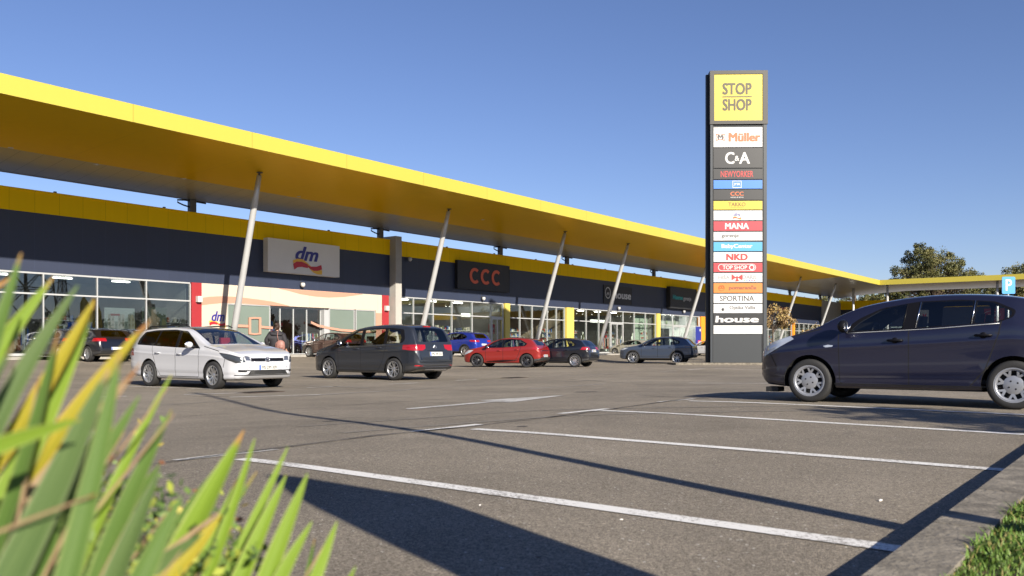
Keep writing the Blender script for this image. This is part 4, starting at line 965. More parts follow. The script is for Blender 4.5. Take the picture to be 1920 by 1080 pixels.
    # wheels
    for s in wx:
        for sg in (1, -1):
            wheel(o, (X0-s, sg*(hw-.105), rr), rr, spec['rim'], sg, spec)
        c = [(X0-s+(ra+.0)*math.cos(R(a)), rr+ra*math.sin(R(a))) for a in range(-12, 193, 12)]
        for sg in (1, -1):
            q = MB()
            ya, yb = (.42*sg, (hw-.035)*sg)
            for i in range(len(c)-1): q.add([(c[i][0],ya,c[i][1]),(c[i+1][0],ya,c[i+1][1]),(c[i+1][0],yb,c[i+1][1]),(c[i][0],yb,c[i][1])], [(0,1,2,3)])
            q.add([(a,ya,b) for a, b in c], [tuple(range(len(c)))]); q.build('wheel_well', M_black, o, fix=False)
    q = MB(); q.tube([(X0-fo,-hw+.2,rr),(X0-fo,hw-.2,rr)], .05, 6); q.tube([(X0-fo-wb,-hw+.2,rr),(X0-fo-wb,hw-.2,rr)], .05, 6); q.box((X0-fo-wb-.3,-.35,.19),(X0-fo+.2,.35,.26)); q.build('underbody', M_black, o)
    def surf(s, z, sg):                                # point on the flank
        h = bvh.ray_cast(Vector((X0-s, sg*3, z)), Vector((0, -sg, 0))); return h[0], h[1]
    def surfx(y, z, end):
        h = bvh.ray_cast(Vector((end*6, y, z)), Vector((-end, 0, 0))); return h[0], h[1]
    # handles
    for (s, z, pt) in spec['handles']:
        for sg in (1, -1):
            p_, n_ = surf(s, z, sg)
            if p_ is None: continue
            dpar = prt.get(pt, [o, o])[0 if sg > 0 else -1]
            y = p_.y; q = MB(); q.tube([(X0-s-.10,y-.01*sg,z),(X0-s-.085,y+.028*sg,z+.004),(X0-s+.085,y+.028*sg,z+.004),(X0-s+.10,y-.01*sg,z)], [.011,.015,.015,.011], 8)
            if spec.get('hm'): q.lathe([(0,.0),(.045,.0),(.04,.006),(0,.008)], 12, M=T(X0-s,y-.002*sg,z)@Matrix.Rotation(R(-90*sg),4,'X'))
            q.build('handle', spec.get('hm', body), dpar if dpar is not o else o)
    # mirrors
    ms, mz = spec['mirror']
    for sg in (1, -1):
        p_, n_ = surf(ms, mz-.03, sg); y = p_.y if p_ is not None else hw*.9*sg
        q = MB(); q.tube([(X0-ms,y-.03*sg,mz-.02),(X0-ms,y+.10*sg,mz)], [.03,.025], 8)
        prof = [(-.02,.0),(.03,.072),(.07,.086),(.10,.08),(.115,.06)]
        M_ = T(X0-ms, y+.155*sg, mz+.035)@Matrix.Rotation(R(90), 4, 'Y')@Matrix.Diagonal((.98,1.35,-1,1))
        mo = MB(); mo.lathe([(0,-.055),(.045,-.05),(.075,-.03),(.088,.0),(.086,.035),(.078,.05)], 14, M=T(X0-ms,y+.165*sg,mz+.035)@Matrix.Rotation(R(-90),4,'Y')@Matrix.Diagonal((1.02,1.2,1,1)))
        if spec.get('mm') is not M_trim or L > 4.0:
            c0_ = Vector((X0-ms, y+.165*sg, mz+.035)); mo.v = [tuple(c0_+(Vector(v)-c0_)*.8) for v in mo.v]
        mm = mo.build('mirror', spec.get('mm', body), o); q.build('mirror_arm', M_trim, mm)
        MB().lathe([(0,.045),(.076,.045),(.078,.05)], 14, M=T(X0-ms,y+.165*sg,mz+.035)@Matrix.Rotation(R(-90),4,'Y')@Matrix.Diagonal((1.02,1.2,1,1))).build('mirror_glass', M_chrome, mm)
    # plates
    for end, z, txt in spec['plates']:
        p_, n_ = surfx(0, z, end)
        if p_ is None: continue
        x = p_.x + end*.012; Mx = T(x, 0, z)@Matrix.Rotation(R(90 if end > 0 else -90), 4, 'Z')@Matrix.Rotation(R(-8 if end < 0 else -4), 4, 'X')
        q = MB(); q.box((-.265,-.006,-.058),(.265,.012,.058), 0, Mx); pl = q.build('number_plate', M_plate, o)
        MB().box((-.262,-.008,-.055),(-.222,-.0061,.055), 0, Mx).build('plate_band', M_plblue, pl)
        if txt: text('plate_letters', txt, M_plink, pl, Mx@T(.02,-.0065,0), .40, .075, .01, ext=.001)
    if spec.get('emblem'):
        for end, z in spec['emblem']:
            p_, n_ = surfx(0, z, end)
            if p_ is None: continue
            Mx = T(p_.x+end*.004, 0, z)@Matrix.Rotation(R(90 if end > 0 else -90), 4, 'Z')@Matrix.Rotation(R(-12), 4, 'X')
            q = MB(); q.lathe([(.05,-.012),(.062,-.012),(.062,.0),(.05,.0)], 20, M=Mx@Matrix.Rotation(R(90),4,'X'), closed=True)
            for a, b in (((-.03,.042),(0,-.002)), ((.03,.042),(0,-.002)), ((-.046,.016),(-.018,-.044)), ((.046,.016),(.018,-.044)), ((-.018,-.044),(0,-.004)), ((.018,-.044),(0,-.004))):
                q.tube([Mx@Vector((a[0],-.01,a[1])), Mx@Vector((b[0],-.01,b[1]))], .005, 5)
            q.build('emblem', M_chrome, o)
    bm.free(); o['X0'] = X0; del o['X0']
    return o, prt, surf, surfx, X0
WC = {}
def wheel(parent, pos, r, style, sg, spec):
    key = (r, style)
    if key not in WC:
        rim = r-.095 if r > .3 else r-.088
        q = MB(); q.lathe([(rim,-.095),(rim+.02,-.1),(r-.03,-.103),(r-.008,-.085),(r,-.06),(r,.06),(r-.008,.085),(r-.03,.103),(rim+.02,.1),(rim,.095)], 40)
        for a in (-.03,.03): q.lathe([(r+.0005,a-.004),(r+.0008,a+.004)], 40)
        ty = q.build('wheel', M_rubber)
        q = MB(); q.lathe([(rim+.004,.096),(rim-.012,.1),(rim-.02,.085),(rim-.028,.02),(rim-.03,-.08)], 40)
        n, kind, dark = style; ri = rim-.015
        mt = M_alloyd if dark else M_alloy
        if kind == 'cap':           # hub cap with oval holes
            mt = mat('hubcap_silver', (.34,.35,.38), .35, .5)
            q.lathe([(0,.088),(.05,.087),(.1,.082),(.118,.076)], 36); q.lathe([(rim-.03,.084),(rim-.004,.094),(rim+.01,.098)], 40)
            for k in range(n):
                for dd in (-1, 1):
                    a = 2*math.pi*k/n; b = a+dd*.5*math.pi/n*1.0
                    p = [(.10*math.cos(a+dd*.10), .10*math.sin(a+dd*.10)), (ri*math.cos(b+.085), ri*math.sin(b+.085)), (ri*math.cos(b-.085), ri*math.sin(b-.085))]
                    c_, s_ = math.cos, math.sin
                    w0, w1 = .16, .075
                    q.add([(.11*c_(a-w0),.11*s_(a-w0),.079),(.11*c_(a+w0),.11*s_(a+w0),.079),(ri*c_(b+w1),ri*s_(b+w1),.088),(ri*c_(b-w1),ri*s_(b-w1),.088)], [(0,1,2,3)])
            for k in range(4): 
                a = R(20+90*k); q.lathe([(0,.089),(.011,.089),(.012,.084)], 8, 1, M=T(.055*math.cos(a), .055*math.sin(a), 0))
        else:
            q.lathe([(0,.07),(.05,.068),(.07,.055)], 20)
            for k in range(n):
                a = 2*math.pi*k/n
                fan = [(0,)] if kind == 'star' else [(-1,), (1,)]
                for (dd,) in fan:
                    b = a + dd*(.42*math.pi/n); w0 = .016 if kind != 'star' else .02; w1 = .013 if kind != 'star' else .018
                    u0 = Vector((math.cos(a+dd*.18), math.sin(a+dd*.18), 0)); u1 = Vector((math.cos(b), math.sin(b), 0)); s0 = Vector((-u0.y,u0.x,0)); s1 = Vector((-u1.y,u1.x,0))
                    p0 = u0*.05; p1 = u1*ri
                    q.add([p0-s0*w0+Vector((0,0,.064)), p0+s0*w0+Vector((0,0,.064)), p1+s1*w1+Vector((0,0,.088)), p1-s1*w1+Vector((0,0,.088)),
                           p0-s0*w0+Vector((0,0,.03)), p0+s0*w0+Vector((0,0,.03)), p1+s1*w1+Vector((0,0,.05)), p1-s1*w1+Vector((0,0,.05))], [(0,1,2,3),(0,4,5,1),(1,5,6,2),(2,6,7,3),(3,7,4,0)])
        rm = q.build('rim', [mt, M_black], ty)
        q = MB(); q.lathe([(0,.0),(rim-.02,.0)], 30); q.lathe([(0,.03),(.11,.03),(.115,.0)], 24, 1); br = q.build('brake_disc', [M_black, M_post], ty)
        WC[key] = (ty, rm, br); new = (ty, rm, br)
    else:
        new = tuple(a.copy() for a in WC[key])
        for a in new: COL.objects.link(a)
        new[1].parent = new[0]; new[2].parent = new[0]
    new[0].parent = parent; new[0].matrix_local = T(*pos)@Matrix.Rotation(R(-90*sg), 4, 'X')@Matrix.Rotation(random.uniform(0, 6.28), 4, 'Z')

def place(h, px, D, wb, front, near_left=True, hw=.8, dy=None):
    """heading vector h, picture x of one near-side wheel and its distance -> car origin, rotation"""
    h = Vector((h[0], h[1], 0)).normalized(); a = (px-960)/FPX; q = Vector((a*D, D, 0))
    nrm = Vector((-h.y, h.x, 0))
    if nrm.y > 0: nrm = -nrm                           # near side points to the camera
    c = q - h*(wb/2 if front else -wb/2) - nrm*hw
    zs = [ground(*(c+h*s*wb/2+nrm*u*hw).xy) for s in (1,-1) for u in (1,-1)]
    c.z = sum(zs)/4 if dy is None else dy
    return c, math.atan2(h.y, h.x)
HN = (-.802, .597)
def S_hatch(L=4.06, W_=1.74, H=1.45, wb=2.59, fo=.80, r=.32, rim=(5,'twin',0), **k):
    f = L/4.06; g_ = H/1.45
    sc = lambda pl: [(a*f, b*g_) for a, b in pl]
    d = dict(L=L, W=W_, H=H, wb=wb, fo=fo, r=r, rim=rim, top=sc([(0,.50),(.01,.6),(.05,.72),(.2,.81),(.55,.90),(.98,.99),(1.12,1.05),(1.78,1.35),(2.1,1.425),(2.55,1.45),(3.1,1.425),(3.5,1.365),(3.62,1.32),(3.88,1.02),(3.97,.93),(4.03,.78),(4.06,.55)]),
      belt=sc([(0,.78),(.9,.90),(1.5,.935),(3.0,1.0),(3.6,1.06),(4.06,1.0)]), doors=(1.28*f,2.18*f,3.02*f,.27),
      surround=[sc([(1.22,.935),(1.62,1.20),(1.98,1.345),(2.55,1.375),(3.05,1.345),(3.42,1.14),(3.3,1.03),(2.2,.955)])],
      side=[(sc([(1.34,.955),(1.66,1.18),(1.98,1.32),(2.13,1.335),(2.13,.965)]), 0), (sc([(2.22,.97),(2.22,1.345),(2.55,1.35),(2.86,1.335),(3.0,1.03)]), 0), (sc([(3.06,1.04),(2.93,1.325),(3.1,1.29),(3.3,1.13),(3.26,1.06)]), 1)],
      wind=(.66,.53,1.02*g_,1.375*g_,1.0*f,2.15*f), back=(.58,.47,1.06*g_,1.325*g_,3.5*f), rbump=[(-1,.2),(1,.2),(1,.42),(-1,.42)],
      lamps=[('headlight', M_lens, sc([(.02,.66),(.12,.60),(.45,.72),(.62,.83),(.35,.83)]), None, 1), ('taillight', M_tail, sc([(3.62,.86),(4.2,.86),(4.2,1.0),(3.72,1.0)]), [(.42,.2),(1,.2),(1,1.5),(.42,1.5)], -1)],
      fronts=[('grille', M_trim, [(-.45,.56*g_),(.45,.56*g_),(.5,.64*g_),(-.5,.64*g_)], 1), ('lower_grille', M_black, [(-.5,.3),(.5,.3),(.42,.42),(-.42,.42)], 1)],
      cab=(1.25*f,1.95*f,2.85*f,.98*g_,.9*g_), handles=[(1.98*f,.80*g_,'front_door'),(2.88*f,.85*g_,'rear_door')], mirror=(1.36*f,.97*g_), plates=[(-1,.72*g_,''),(1,.46,'')])
    d.update(k); return d
B0 = HN
# --- the dark blue hatchback on the right
p_i20 = paint('paint_midnight', (.012,.013,.034), .3, .35)
sp = dict(L=3.94, W=1.71, H=1.49, wb=2.525, fo=.79, r=.305, rim=(7,'cap',0), agap=.06, tum=.36,
  top=[(0,.52),(.008,.62),(.04,.72),(.12,.80),(.35,.90),(.68,1.0),(.86,1.06),(1.03,1.16),(1.35,1.335),(1.7,1.42),(2.1,1.475),(2.5,1.495),(3.0,1.475),(3.4,1.42),(3.6,1.36),(3.75,1.17),(3.85,1.0),(3.9,.85),(3.94,.6)],
  belt=[(0,.80),(.9,.93),(1.3,.95),(2.4,1.02),(3.3,1.09),(3.94,1.0)], doors=(1.21,2.10,3.10,.27),
  surround=[[(1.20,.975),(1.45,1.17),(1.74,1.31),(2.2,1.385),(2.7,1.395),(3.10,1.36),(3.34,1.24),(3.31,1.155),(3.15,1.09),(2.1,1.01)]],
  side=[([(1.335,1.00),(1.46,1.12),(1.74,1.29),(2.05,1.36),(2.01,1.025)], 0), ([(2.19,1.035),(2.235,1.375),(2.85,1.375),(2.83,1.075)], 0), ([(2.87,1.08),(2.895,1.37),(3.08,1.345),(3.3,1.22),(3.27,1.155),(3.12,1.095)], 0)],
  wind=(.66,.52,1.09,1.42,.9,2.05), back=(.56,.46,1.08,1.36,3.4), rg=M_glass, gaps=[((.52,.93),(.95,1.035)),((.30,.50),(.20,.68)),((1.13,.27),(3.2,.27)),((3.62,.62),(3.9,.66))],
  lamps=[('headlight', M_lens, [(.005,.66),(.09,.64),(.56,.895),(.50,.945),(.15,.87),(.02,.77)], None, 1), ('side_repeater', M_lens, [(.98,.795),(1.02,.775),(1.11,.785),(1.12,.803),(1.05,.812)], None, 1), ('taillight', M_tail, [(3.6,.86),(4.2,.86),(4.2,1.1),(3.66,1.1)], [(.42,.2),(1,.2),(1,1.5),(.42,1.5)], -1)],
  fronts=[('grille', M_trim, [(-.4,.60),(.4,.60),(.45,.66),(-.45,.66)], 1), ('lower_grille', M_black, [(-.55,.27),(.55,.27),(.45,.44),(-.45,.44)], 1)],
  cab=(1.12,1.95,2.8,1.02,.92), handles=[(1.93,.865,'front_door'),(2.98,.925,'rear_door')], mirror=(1.28,1.03), plates=[(-1,.72,''),(1,.5,'')], hm=M_trim, mm=M_trim)
c, rz = place(HN, 1521, 12.5, 2.525, True, hw=.75)
o, prt, sf, sx, X0 = car(sp, c, rz, 'hatchback', 'dark midnight blue hatchback with silver hubcaps, largest car at the right', body=p_i20, detail=2)
for (s0, z0, s1, z1) in ((2.02,1.02,2.06,1.36), (2.18,1.03,2.225,1.375), (2.845,1.075,2.875,1.375), (1.30,.975,1.345,1.10)):
    a, _ = sf(s0, z0, 1); b, _ = sf(s1, z1, 1)
    if a and b: MB().tube([a+Vector((0,.004,0)), b+Vector((0,.004,0))], .007, 6).build('window_strip', M_chrome if s0 != 2.02 else M_trim, o)
pl = []
for k in range(13):
    s = 1.30+k*.155; a, _ = sf(s, lerp_pl([(1.3,.97),(2.4,1.018),(3.2,1.08)], s), 1)
    if a: pl.append(a+Vector((0,.004,0)))
MB().tube(pl, .006, 6).build('waist_strip', M_steel, o)
MB().box((X0-.30,.46,.13),(X0-.12,.72,.2)).build('air_deflector', M_black, o)
MB().tube([(X0-3.42,0,1.42),(X0-3.62,0,1.62)], [.008,.004], 6).build('aerial', M_black, o)
# --- white estate
p_white = paint('paint_white', (.49,.50,.53), 0, .4)
sp = dict(L=4.56, W=1.80, H=1.48, wb=2.635, fo=.87, r=.318, rim=(10,'star',0), tum=.36,
  top=[(0,.50),(.01,.6),(.04,.74),(.12,.82),(.45,.91),(1.0,.995),(1.16,1.03),(1.28,1.08),(1.95,1.385),(2.25,1.44),(2.8,1.475),(3.6,1.455),(4.1,1.40),(4.25,1.34),(4.42,1.06),(4.5,.92),(4.54,.75),(4.56,.55)],
  belt=[(0,.80),(1.0,.93),(1.5,.945),(3.2,.985),(4.2,1.03),(4.56,.95)], doors=(1.42,2.35,3.28,.27),
  surround=[[(1.36,.93),(1.74,1.17),(2.08,1.345),(2.6,1.39),(3.4,1.385),(3.88,1.345),(4.05,1.17),(4.1,1.03),(2.4,.96)]],
  side=[([(1.5,.955),(1.8,1.17),(2.1,1.32),(2.3,1.345),(2.3,.965)], 0), ([(2.4,.97),(2.4,1.35),(3.15,1.355),(3.25,1.0)], 1), ([(3.31,1.01),(3.22,1.355),(3.8,1.325),(4.0,1.07)], 1)],
  wind=(.68,.55,1.03,1.40,1.15,2.35), back=(.58,.48,1.02,1.33,4.1),
  lamps=[('headlight', M_lensd, [(.02,.62),(.15,.60),(.5,.73),(.64,.84),(.3,.80),(.05,.735)], [(.40,.5),(1,.5),(1,.95),(.46,.75),(.44,.70)], 1), ('headlight_bulb', mat('lamp_chrome', (.22,.24,.28), .25, .7, coat=1.0), None, [(.46,.655),(.60,.66),(.61,.765),(.50,.755)], 1), ('fog_lamp', M_trim, None, [(.52,.395),(.74,.40),(.74,.45),(.56,.445)], 1), ('taillight', M_tail, [(4.2,.76),(4.7,.76),(4.7,.95),(4.25,.95)], [(.42,.2),(1,.2),(1,1.5),(.42,1.5)], -1)],
  fronts=[('grille', M_trim, [(-.455,.635),(.455,.635),(.455,.715),(-.455,.715)], 1), ('lower_grille', M_black, [(-.56,.34),(.56,.34),(.48,.435),(-.48,.435)], 1), ('air_slot', M_black, [(-.78,.315),(.78,.315),(.78,.335),(-.78,.335)], 1)],
  gaps=[((.50,.50),(.44,.70)),((.66,.87),(1.25,.985))], cab=(1.4,2.1,3.0,1.0,.9), seatm=M_seatr, handles=[(2.15,.80,'front_door'),(3.08,.825,'rear_door')], mirror=(1.55,.985), plates=[(1,.50,'MS DM·309'),(-1,.85,'')], emblem=[(1,.675)])
c, rz = place((.802,-.597), 405, 20.2, 2.635, True, hw=.79)
o, prt, sf, sx, X0 = car(sp, c, rz, 'estate_car', 'white estate car with silver alloy wheels facing the camera', body=p_white, detail=2)
for sg in (1, -1):
    MB().tube([(X0-2.2,sg*.60,1.455),(X0-2.35,sg*.60,1.50),(X0-3.9,sg*.58,1.475),(X0-4.05,sg*.58,1.415)], .016, 8).build('roof_rail', M_trim, o)
for k in (0,1,2):
    q = MB(); z = .36+k*.025
    pts = []
    for y in (-.5,-.3,0,.3,.5):
        p_, _ = sx(y, z, 1)
        if p_: pts.append(p_+Vector((.006,0,0)))
    if len(pts) > 2: q.tube(pts, .006, 5).build('grille_bar', M_post, o)
for zz in (.64,.71):
    pts = [sx(y, zz, 1)[0]+Vector((.005,0,0)) for y in (-.44,-.2,-.08,.08,.2,.44) if sx(y, zz, 1)[0]]
    MB().tube(pts, .005, 5).build('chrome_bar', M_chrome, o)
# --- grey people carrier
p_tour = paint('paint_graphite', (.034,.039,.050), .5, .35)
sp = dict(L=4.53, W=1.83, H=1.66, wb=2.79, fo=.86, r=.325, rim=(5,'twin',0), tum=.27,
  top=[(0,.52),(.01,.64),(.05,.74),(.2,.85),(.6,.96),(.95,1.05),(1.1,1.12),(1.75,1.48),(2.1,1.585),(2.7,1.645),(3.3,1.65),(3.9,1.62),(4.15,1.57),(4.28,1.45),(4.40,1.15),(4.46,1.0),(4.51,.8),(4.53,.6)],
  belt=[(0,.80),(.9,.95),(1.4,.985),(3.0,1.04),(4.2,1.08),(4.53,1.0)], doors=(1.32,2.30,3.28,.28),
  surround=[[(1.18,.985),(1.58,1.26),(2.0,1.47),(2.6,1.53),(3.5,1.53),(3.95,1.48),(4.05,1.2),(3.98,1.09),(2.3,1.01)]],
  side=[([(1.42,1.01),(1.68,1.25),(2.02,1.43),(2.24,1.47),(2.24,1.02)], 0), ([(2.36,1.02),(2.36,1.49),(3.2,1.50),(3.24,1.05)], 0), ([(3.34,1.06),(3.32,1.49),(3.8,1.45),(3.93,1.2),(3.88,1.1)], 0)],
  wind=(.70,.58,1.08,1.58,1.0,2.3), back=(.66,.58,1.12,1.53,4.05), rg=glass('tailgate_glass', (.35,.38,.39), 0, 1.5, .05), rbump=[(-1,.2),(1,.2),(1,.42),(.5,.47),(-.5,.47),(-1,.42)],
  lamps=[('headlight', M_lensd, [(.02,.68),(.12,.64),(.5,.78),(.7,.88),(.3,.85)], None, 1), ('taillight', M_tail, [(4.0,.90),(4.7,.84),(4.7,1.045),(4.02,1.03)], [(.42,.93),(.55,.87),(1.1,.87),(1.1,1.1),(.40,1.06)], -1), ('reflector', M_tail, None, [(.55,.41),(.80,.42),(.80,.455),(.55,.45)], -1)],
  fronts=[('grille', M_trim, [(-.45,.66),(.45,.66),(.45,.73),(-.45,.73)], 1), ('plate_recess', M_trim, [(-.36,.86),(.36,.86),(.36,.872),(-.36,.872)], -1)],
  cab=(1.3,2.1,3.05,1.1,1.0), handles=[(2.12,.92,'front_door'),(3.08,.95,'rear_door')], mirror=(1.45,1.08), mm=M_trim, plates=[(-1,.77,'MS VR·551')], emblem=[(-1,.98)])
c, rz = place((-.80,.60), 742, 25.6, 2.79, False, hw=.79)
o, prt, sf, sx, X0 = car(sp, c, rz, 'people_carrier', 'dark grey people carrier seen from its rear left corner', body=p_tour, detail=2)
p_, _ = sx(0, 1.57, -1)
if p_: MB().box((p_.x-.015,-.14,1.56),(p_.x+.03,.14,1.59)).build('brake_light', M_tail, o)
pts = [sx(y, z, -1)[0]-Vector((.004,0,0)) for y, z in ((-.8,.45),(-.6,.43),(-.45,.39),(.45,.39),(.6,.43),(.8,.45)) if sx(y, z, -1)[0]]
MB().tube(pts, .008, 5).build('bumper_trim', M_chrome, o); MB().box((X0-4.5,-.45,.30),(X0-4.46,.45,.325)).build('exhaust_trim', M_chrome, o)
# --- red hatchback
c, rz = place((-.93,.37), 988, 42.0, 2.59, False, hw=.78)
sp = S_hatch(rim=(5,'twin',1), rbump=[(-1,.2),(1,.2),(1,.36),(.5,.50),(-.5,.50),(-1,.36)], plates=[(-1,.56,'MB LK·42')], hm=paint('paint_red', (.27,.018,.014), .3, .35), mm=M_trim, rg=M_glassd, r=.325)
o, prt, sf, sx, X0 = car(sp, c, rz, 'hatchback', 'red hatchback with dark alloy wheels left of the black hatchback', body=MATS['paint_red'], detail=1)
p_, _ = sx(0, .80, -1); MB().box((p_.x-.02,-.5,.80),(p_.x+.04,.5,.825)).build('chrome_strip', M_chrome, o)
for sg in (1, -1):
    a, _ = sf(1.35, .30, sg); b, _ = sf(2.95, .36, sg)
    MB().tube([a+Vector((0,.01*sg,0)), (a+b)/2+Vector((0,.02*sg,-.01)), b+Vector((0,.01*sg,0))], [.01,.04,.01], 6).build('door_moulding', M_trim, o)
# --- black hatchback
c, rz = place((-.90,.43), 1078, 42.8, 2.47, False, hw=.78)
p_blk = paint('paint_black', (.006,.007,.012), .1, .3)
o, *_ = car(S_hatch(L=3.98, H=1.43, wb=2.47, fo=.78, rim=(10,'star',0), plates=[(-1,.80,'GO·71')], rg=M_glassd), c, rz, 'hatchback', 'black hatchback partly hidden behind the red hatchback', body=p_blk, detail=1)
# --- blue grey suv
p_suv = paint('paint_steelblue', (.065,.085,.130), .5, .35)
def S_suv(**k):
    d = S_hatch(L=4.5, W_=1.86, H=1.64, wb=2.68, fo=.88, r=.36, rim=(5,'twin',0))
    d.update(top=[(0,.55),(.01,.7),(.06,.84),(.25,.95),(.7,1.02),(1.15,1.09),(1.3,1.16),(1.95,1.52),(2.3,1.60),(2.9,1.64),(3.5,1.60),(3.9,1.53),(4.05,1.47),(4.28,1.2),(4.40,1.10),(4.46,.9),(4.5,.65)],
      belt=[(0,.90),(1.1,1.02),(1.6,1.05),(3.2,1.10),(4.0,1.17),(4.5,1.1)], doors=(1.42,2.4,3.32,.40), clad=1, agap=.05,
      bot=[(0,.36),(.12,.28),(.5,.25),(3.6,.25),(4.15,.29),(4.42,.36),(4.5,.46)],
      surround=[[(1.36,1.05),(1.82,1.33),(2.15,1.48),(2.7,1.54),(3.3,1.50),(3.72,1.33),(3.7,1.20),(3.4,1.13),(2.4,1.08)]],
      side=[([(1.5,1.075),(1.85,1.31),(2.17,1.45),(2.34,1.48),(2.34,1.085)], 0), ([(2.44,1.09),(2.44,1.495),(3.1,1.49),(3.28,1.43),(3.3,1.13)], 0), ([(3.36,1.15),(3.34,1.42),(3.62,1.31),(3.6,1.22)], 1)],
      wind=(.70,.56,1.12,1.56,1.15,2.4), back=(.62,.52,1.19,1.48,3.9), rbump=[(-1,.2),(1,.2),(1,.52),(-1,.52)],
      lamps=[('headlight', M_lens, [(.05,.80),(.3,.82),(.62,.94),(.3,.93)], None, 1), ('taillight', M_taild, [(4.0,1.0),(4.7,.92),(4.7,1.07),(4.0,1.08)], None, -1)],
      cab=(1.45,2.15,3.05,1.1,1.0), handles=[(2.2,.93,'front_door'),(3.15,.97,'rear_door')], mirror=(1.52,1.12), plates=[(-1,.78,'')])
    d.update(k); return d
c, rz = place((-.925,.38), 1270, 52.0, 2.68, False, hw=.82)
o, *_ = car(S_suv(), c, rz, 'sport_utility_vehicle', 'steel blue sport utility car parked left of the tall pylon', body=p_suv, detail=1)
# --- parked along the shops
PKG = 'cars parked nose-in along the shopfronts'
def parked(spec, px, D, wb, front, name, label, bodym, h=HN, det=1):
    c, rz = place(h, px, D, wb, front, hw=.77); return car(spec, c, rz, name, label, PKG, body=bodym, detail=det)
parked(S_hatch(L=4.31, W_=1.79, H=1.43, wb=2.63, fo=.86, rim=(10,'star',0), plates=[(-1,.55,'')]), 168, 37.3, 2.63, False, 'hatchback', 'black hatchback with red tail lamps behind the long green leaves', p_blk)
parked(S_hatch(L=4.25, W_=1.78, H=1.46, wb=2.6, fo=.84, rim=(5,'twin',0)), 246, 42.0, 2.6, False, 'hatchback', 'dark blue hatchback squeezed between black hatchback and white estate car', paint('paint_darkblue', (.012,.018,.035), .3, .35))
parked(S_hatch(L=4.2, W_=1.76, H=1.47, wb=2.6, fo=.84, r=.32, rim=(10,'star',0)), 580.5, 53.0, 2.6, True, 'hatchback', 'brown hatchback parked in front of the drugstore entrance', paint('paint_brown', (.070,.036,.030), .5, .35))
parked(S_suv(L=4.3, plates=[(-1,.78,'')], back=(.60,.50,1.19,1.48,3.75), lamps=[('headlight', M_lens, [(.05,.80),(.3,.82),(.62,.94),(.3,.93)], None, 1), ('taillight', M_tail, [(4.0,.98),(4.7,.92),(4.7,1.07),(4.0,1.08)], [(.42,.2),(1,.2),(1,1.5),(.42,1.5)], -1)]) | {'L': 4.5}, 873, 57.5, 2.68, False, 'sport_utility_vehicle', 'bright blue sport utility car between people carrier and red hatchback', paint('paint_blue', (.012,.035,.32), .4, .35))
parked(S_hatch(L=4.4, W_=1.78, H=1.44, wb=2.65, fo=.86), 1154, 84.0, 2.65, True, 'hatchback', 'pale grey hatchback behind the steel blue sport utility car', paint('paint_beige', (.38,.37,.33), .3, .4))
parked(S_hatch(L=4.2, W_=1.78, H=1.5, wb=2.6, fo=.84), 1296, 84.0, 2.6, True, 'hatchback', 'white hatchback half hidden by the left edge of the pylon', p_white)
c, rz = place((-.7,.71), 1441, 62, 2.6, True, hw=.77); car(S_hatch(), c, rz, 'hatchback', 'silver hatchback seen just right of the pylon foot', None, paint('paint_silver', (.42,.45,.48), .5, .35), 1)
c, rz = place((-.7,.71), 1439, 74, 2.6, True, hw=.77); car(S_hatch(), c, rz, 'hatchback', 'blue hatchback behind the silver one right of the pylon', None, MATS['paint_blue'], 1)
for i, (px, D, pm, nm) in enumerate(((1500, 66, p_white, 'white'), (1690, 60, p_tour, 'grey'), (60, 39.5, p_tour, 'grey'))):
    c, rz = place(HN, px, D, 2.6, True, hw=.77)
    car(S_hatch(H=1.4), c, rz, 'hatchback', ('white hatchback hidden behind the nose of the midnight blue hatchback', 'grey hatchback glimpsed through the midnight blue hatchback', 'dark grey hatchback at the far left behind the green leaves')[i], None, pm, 1)
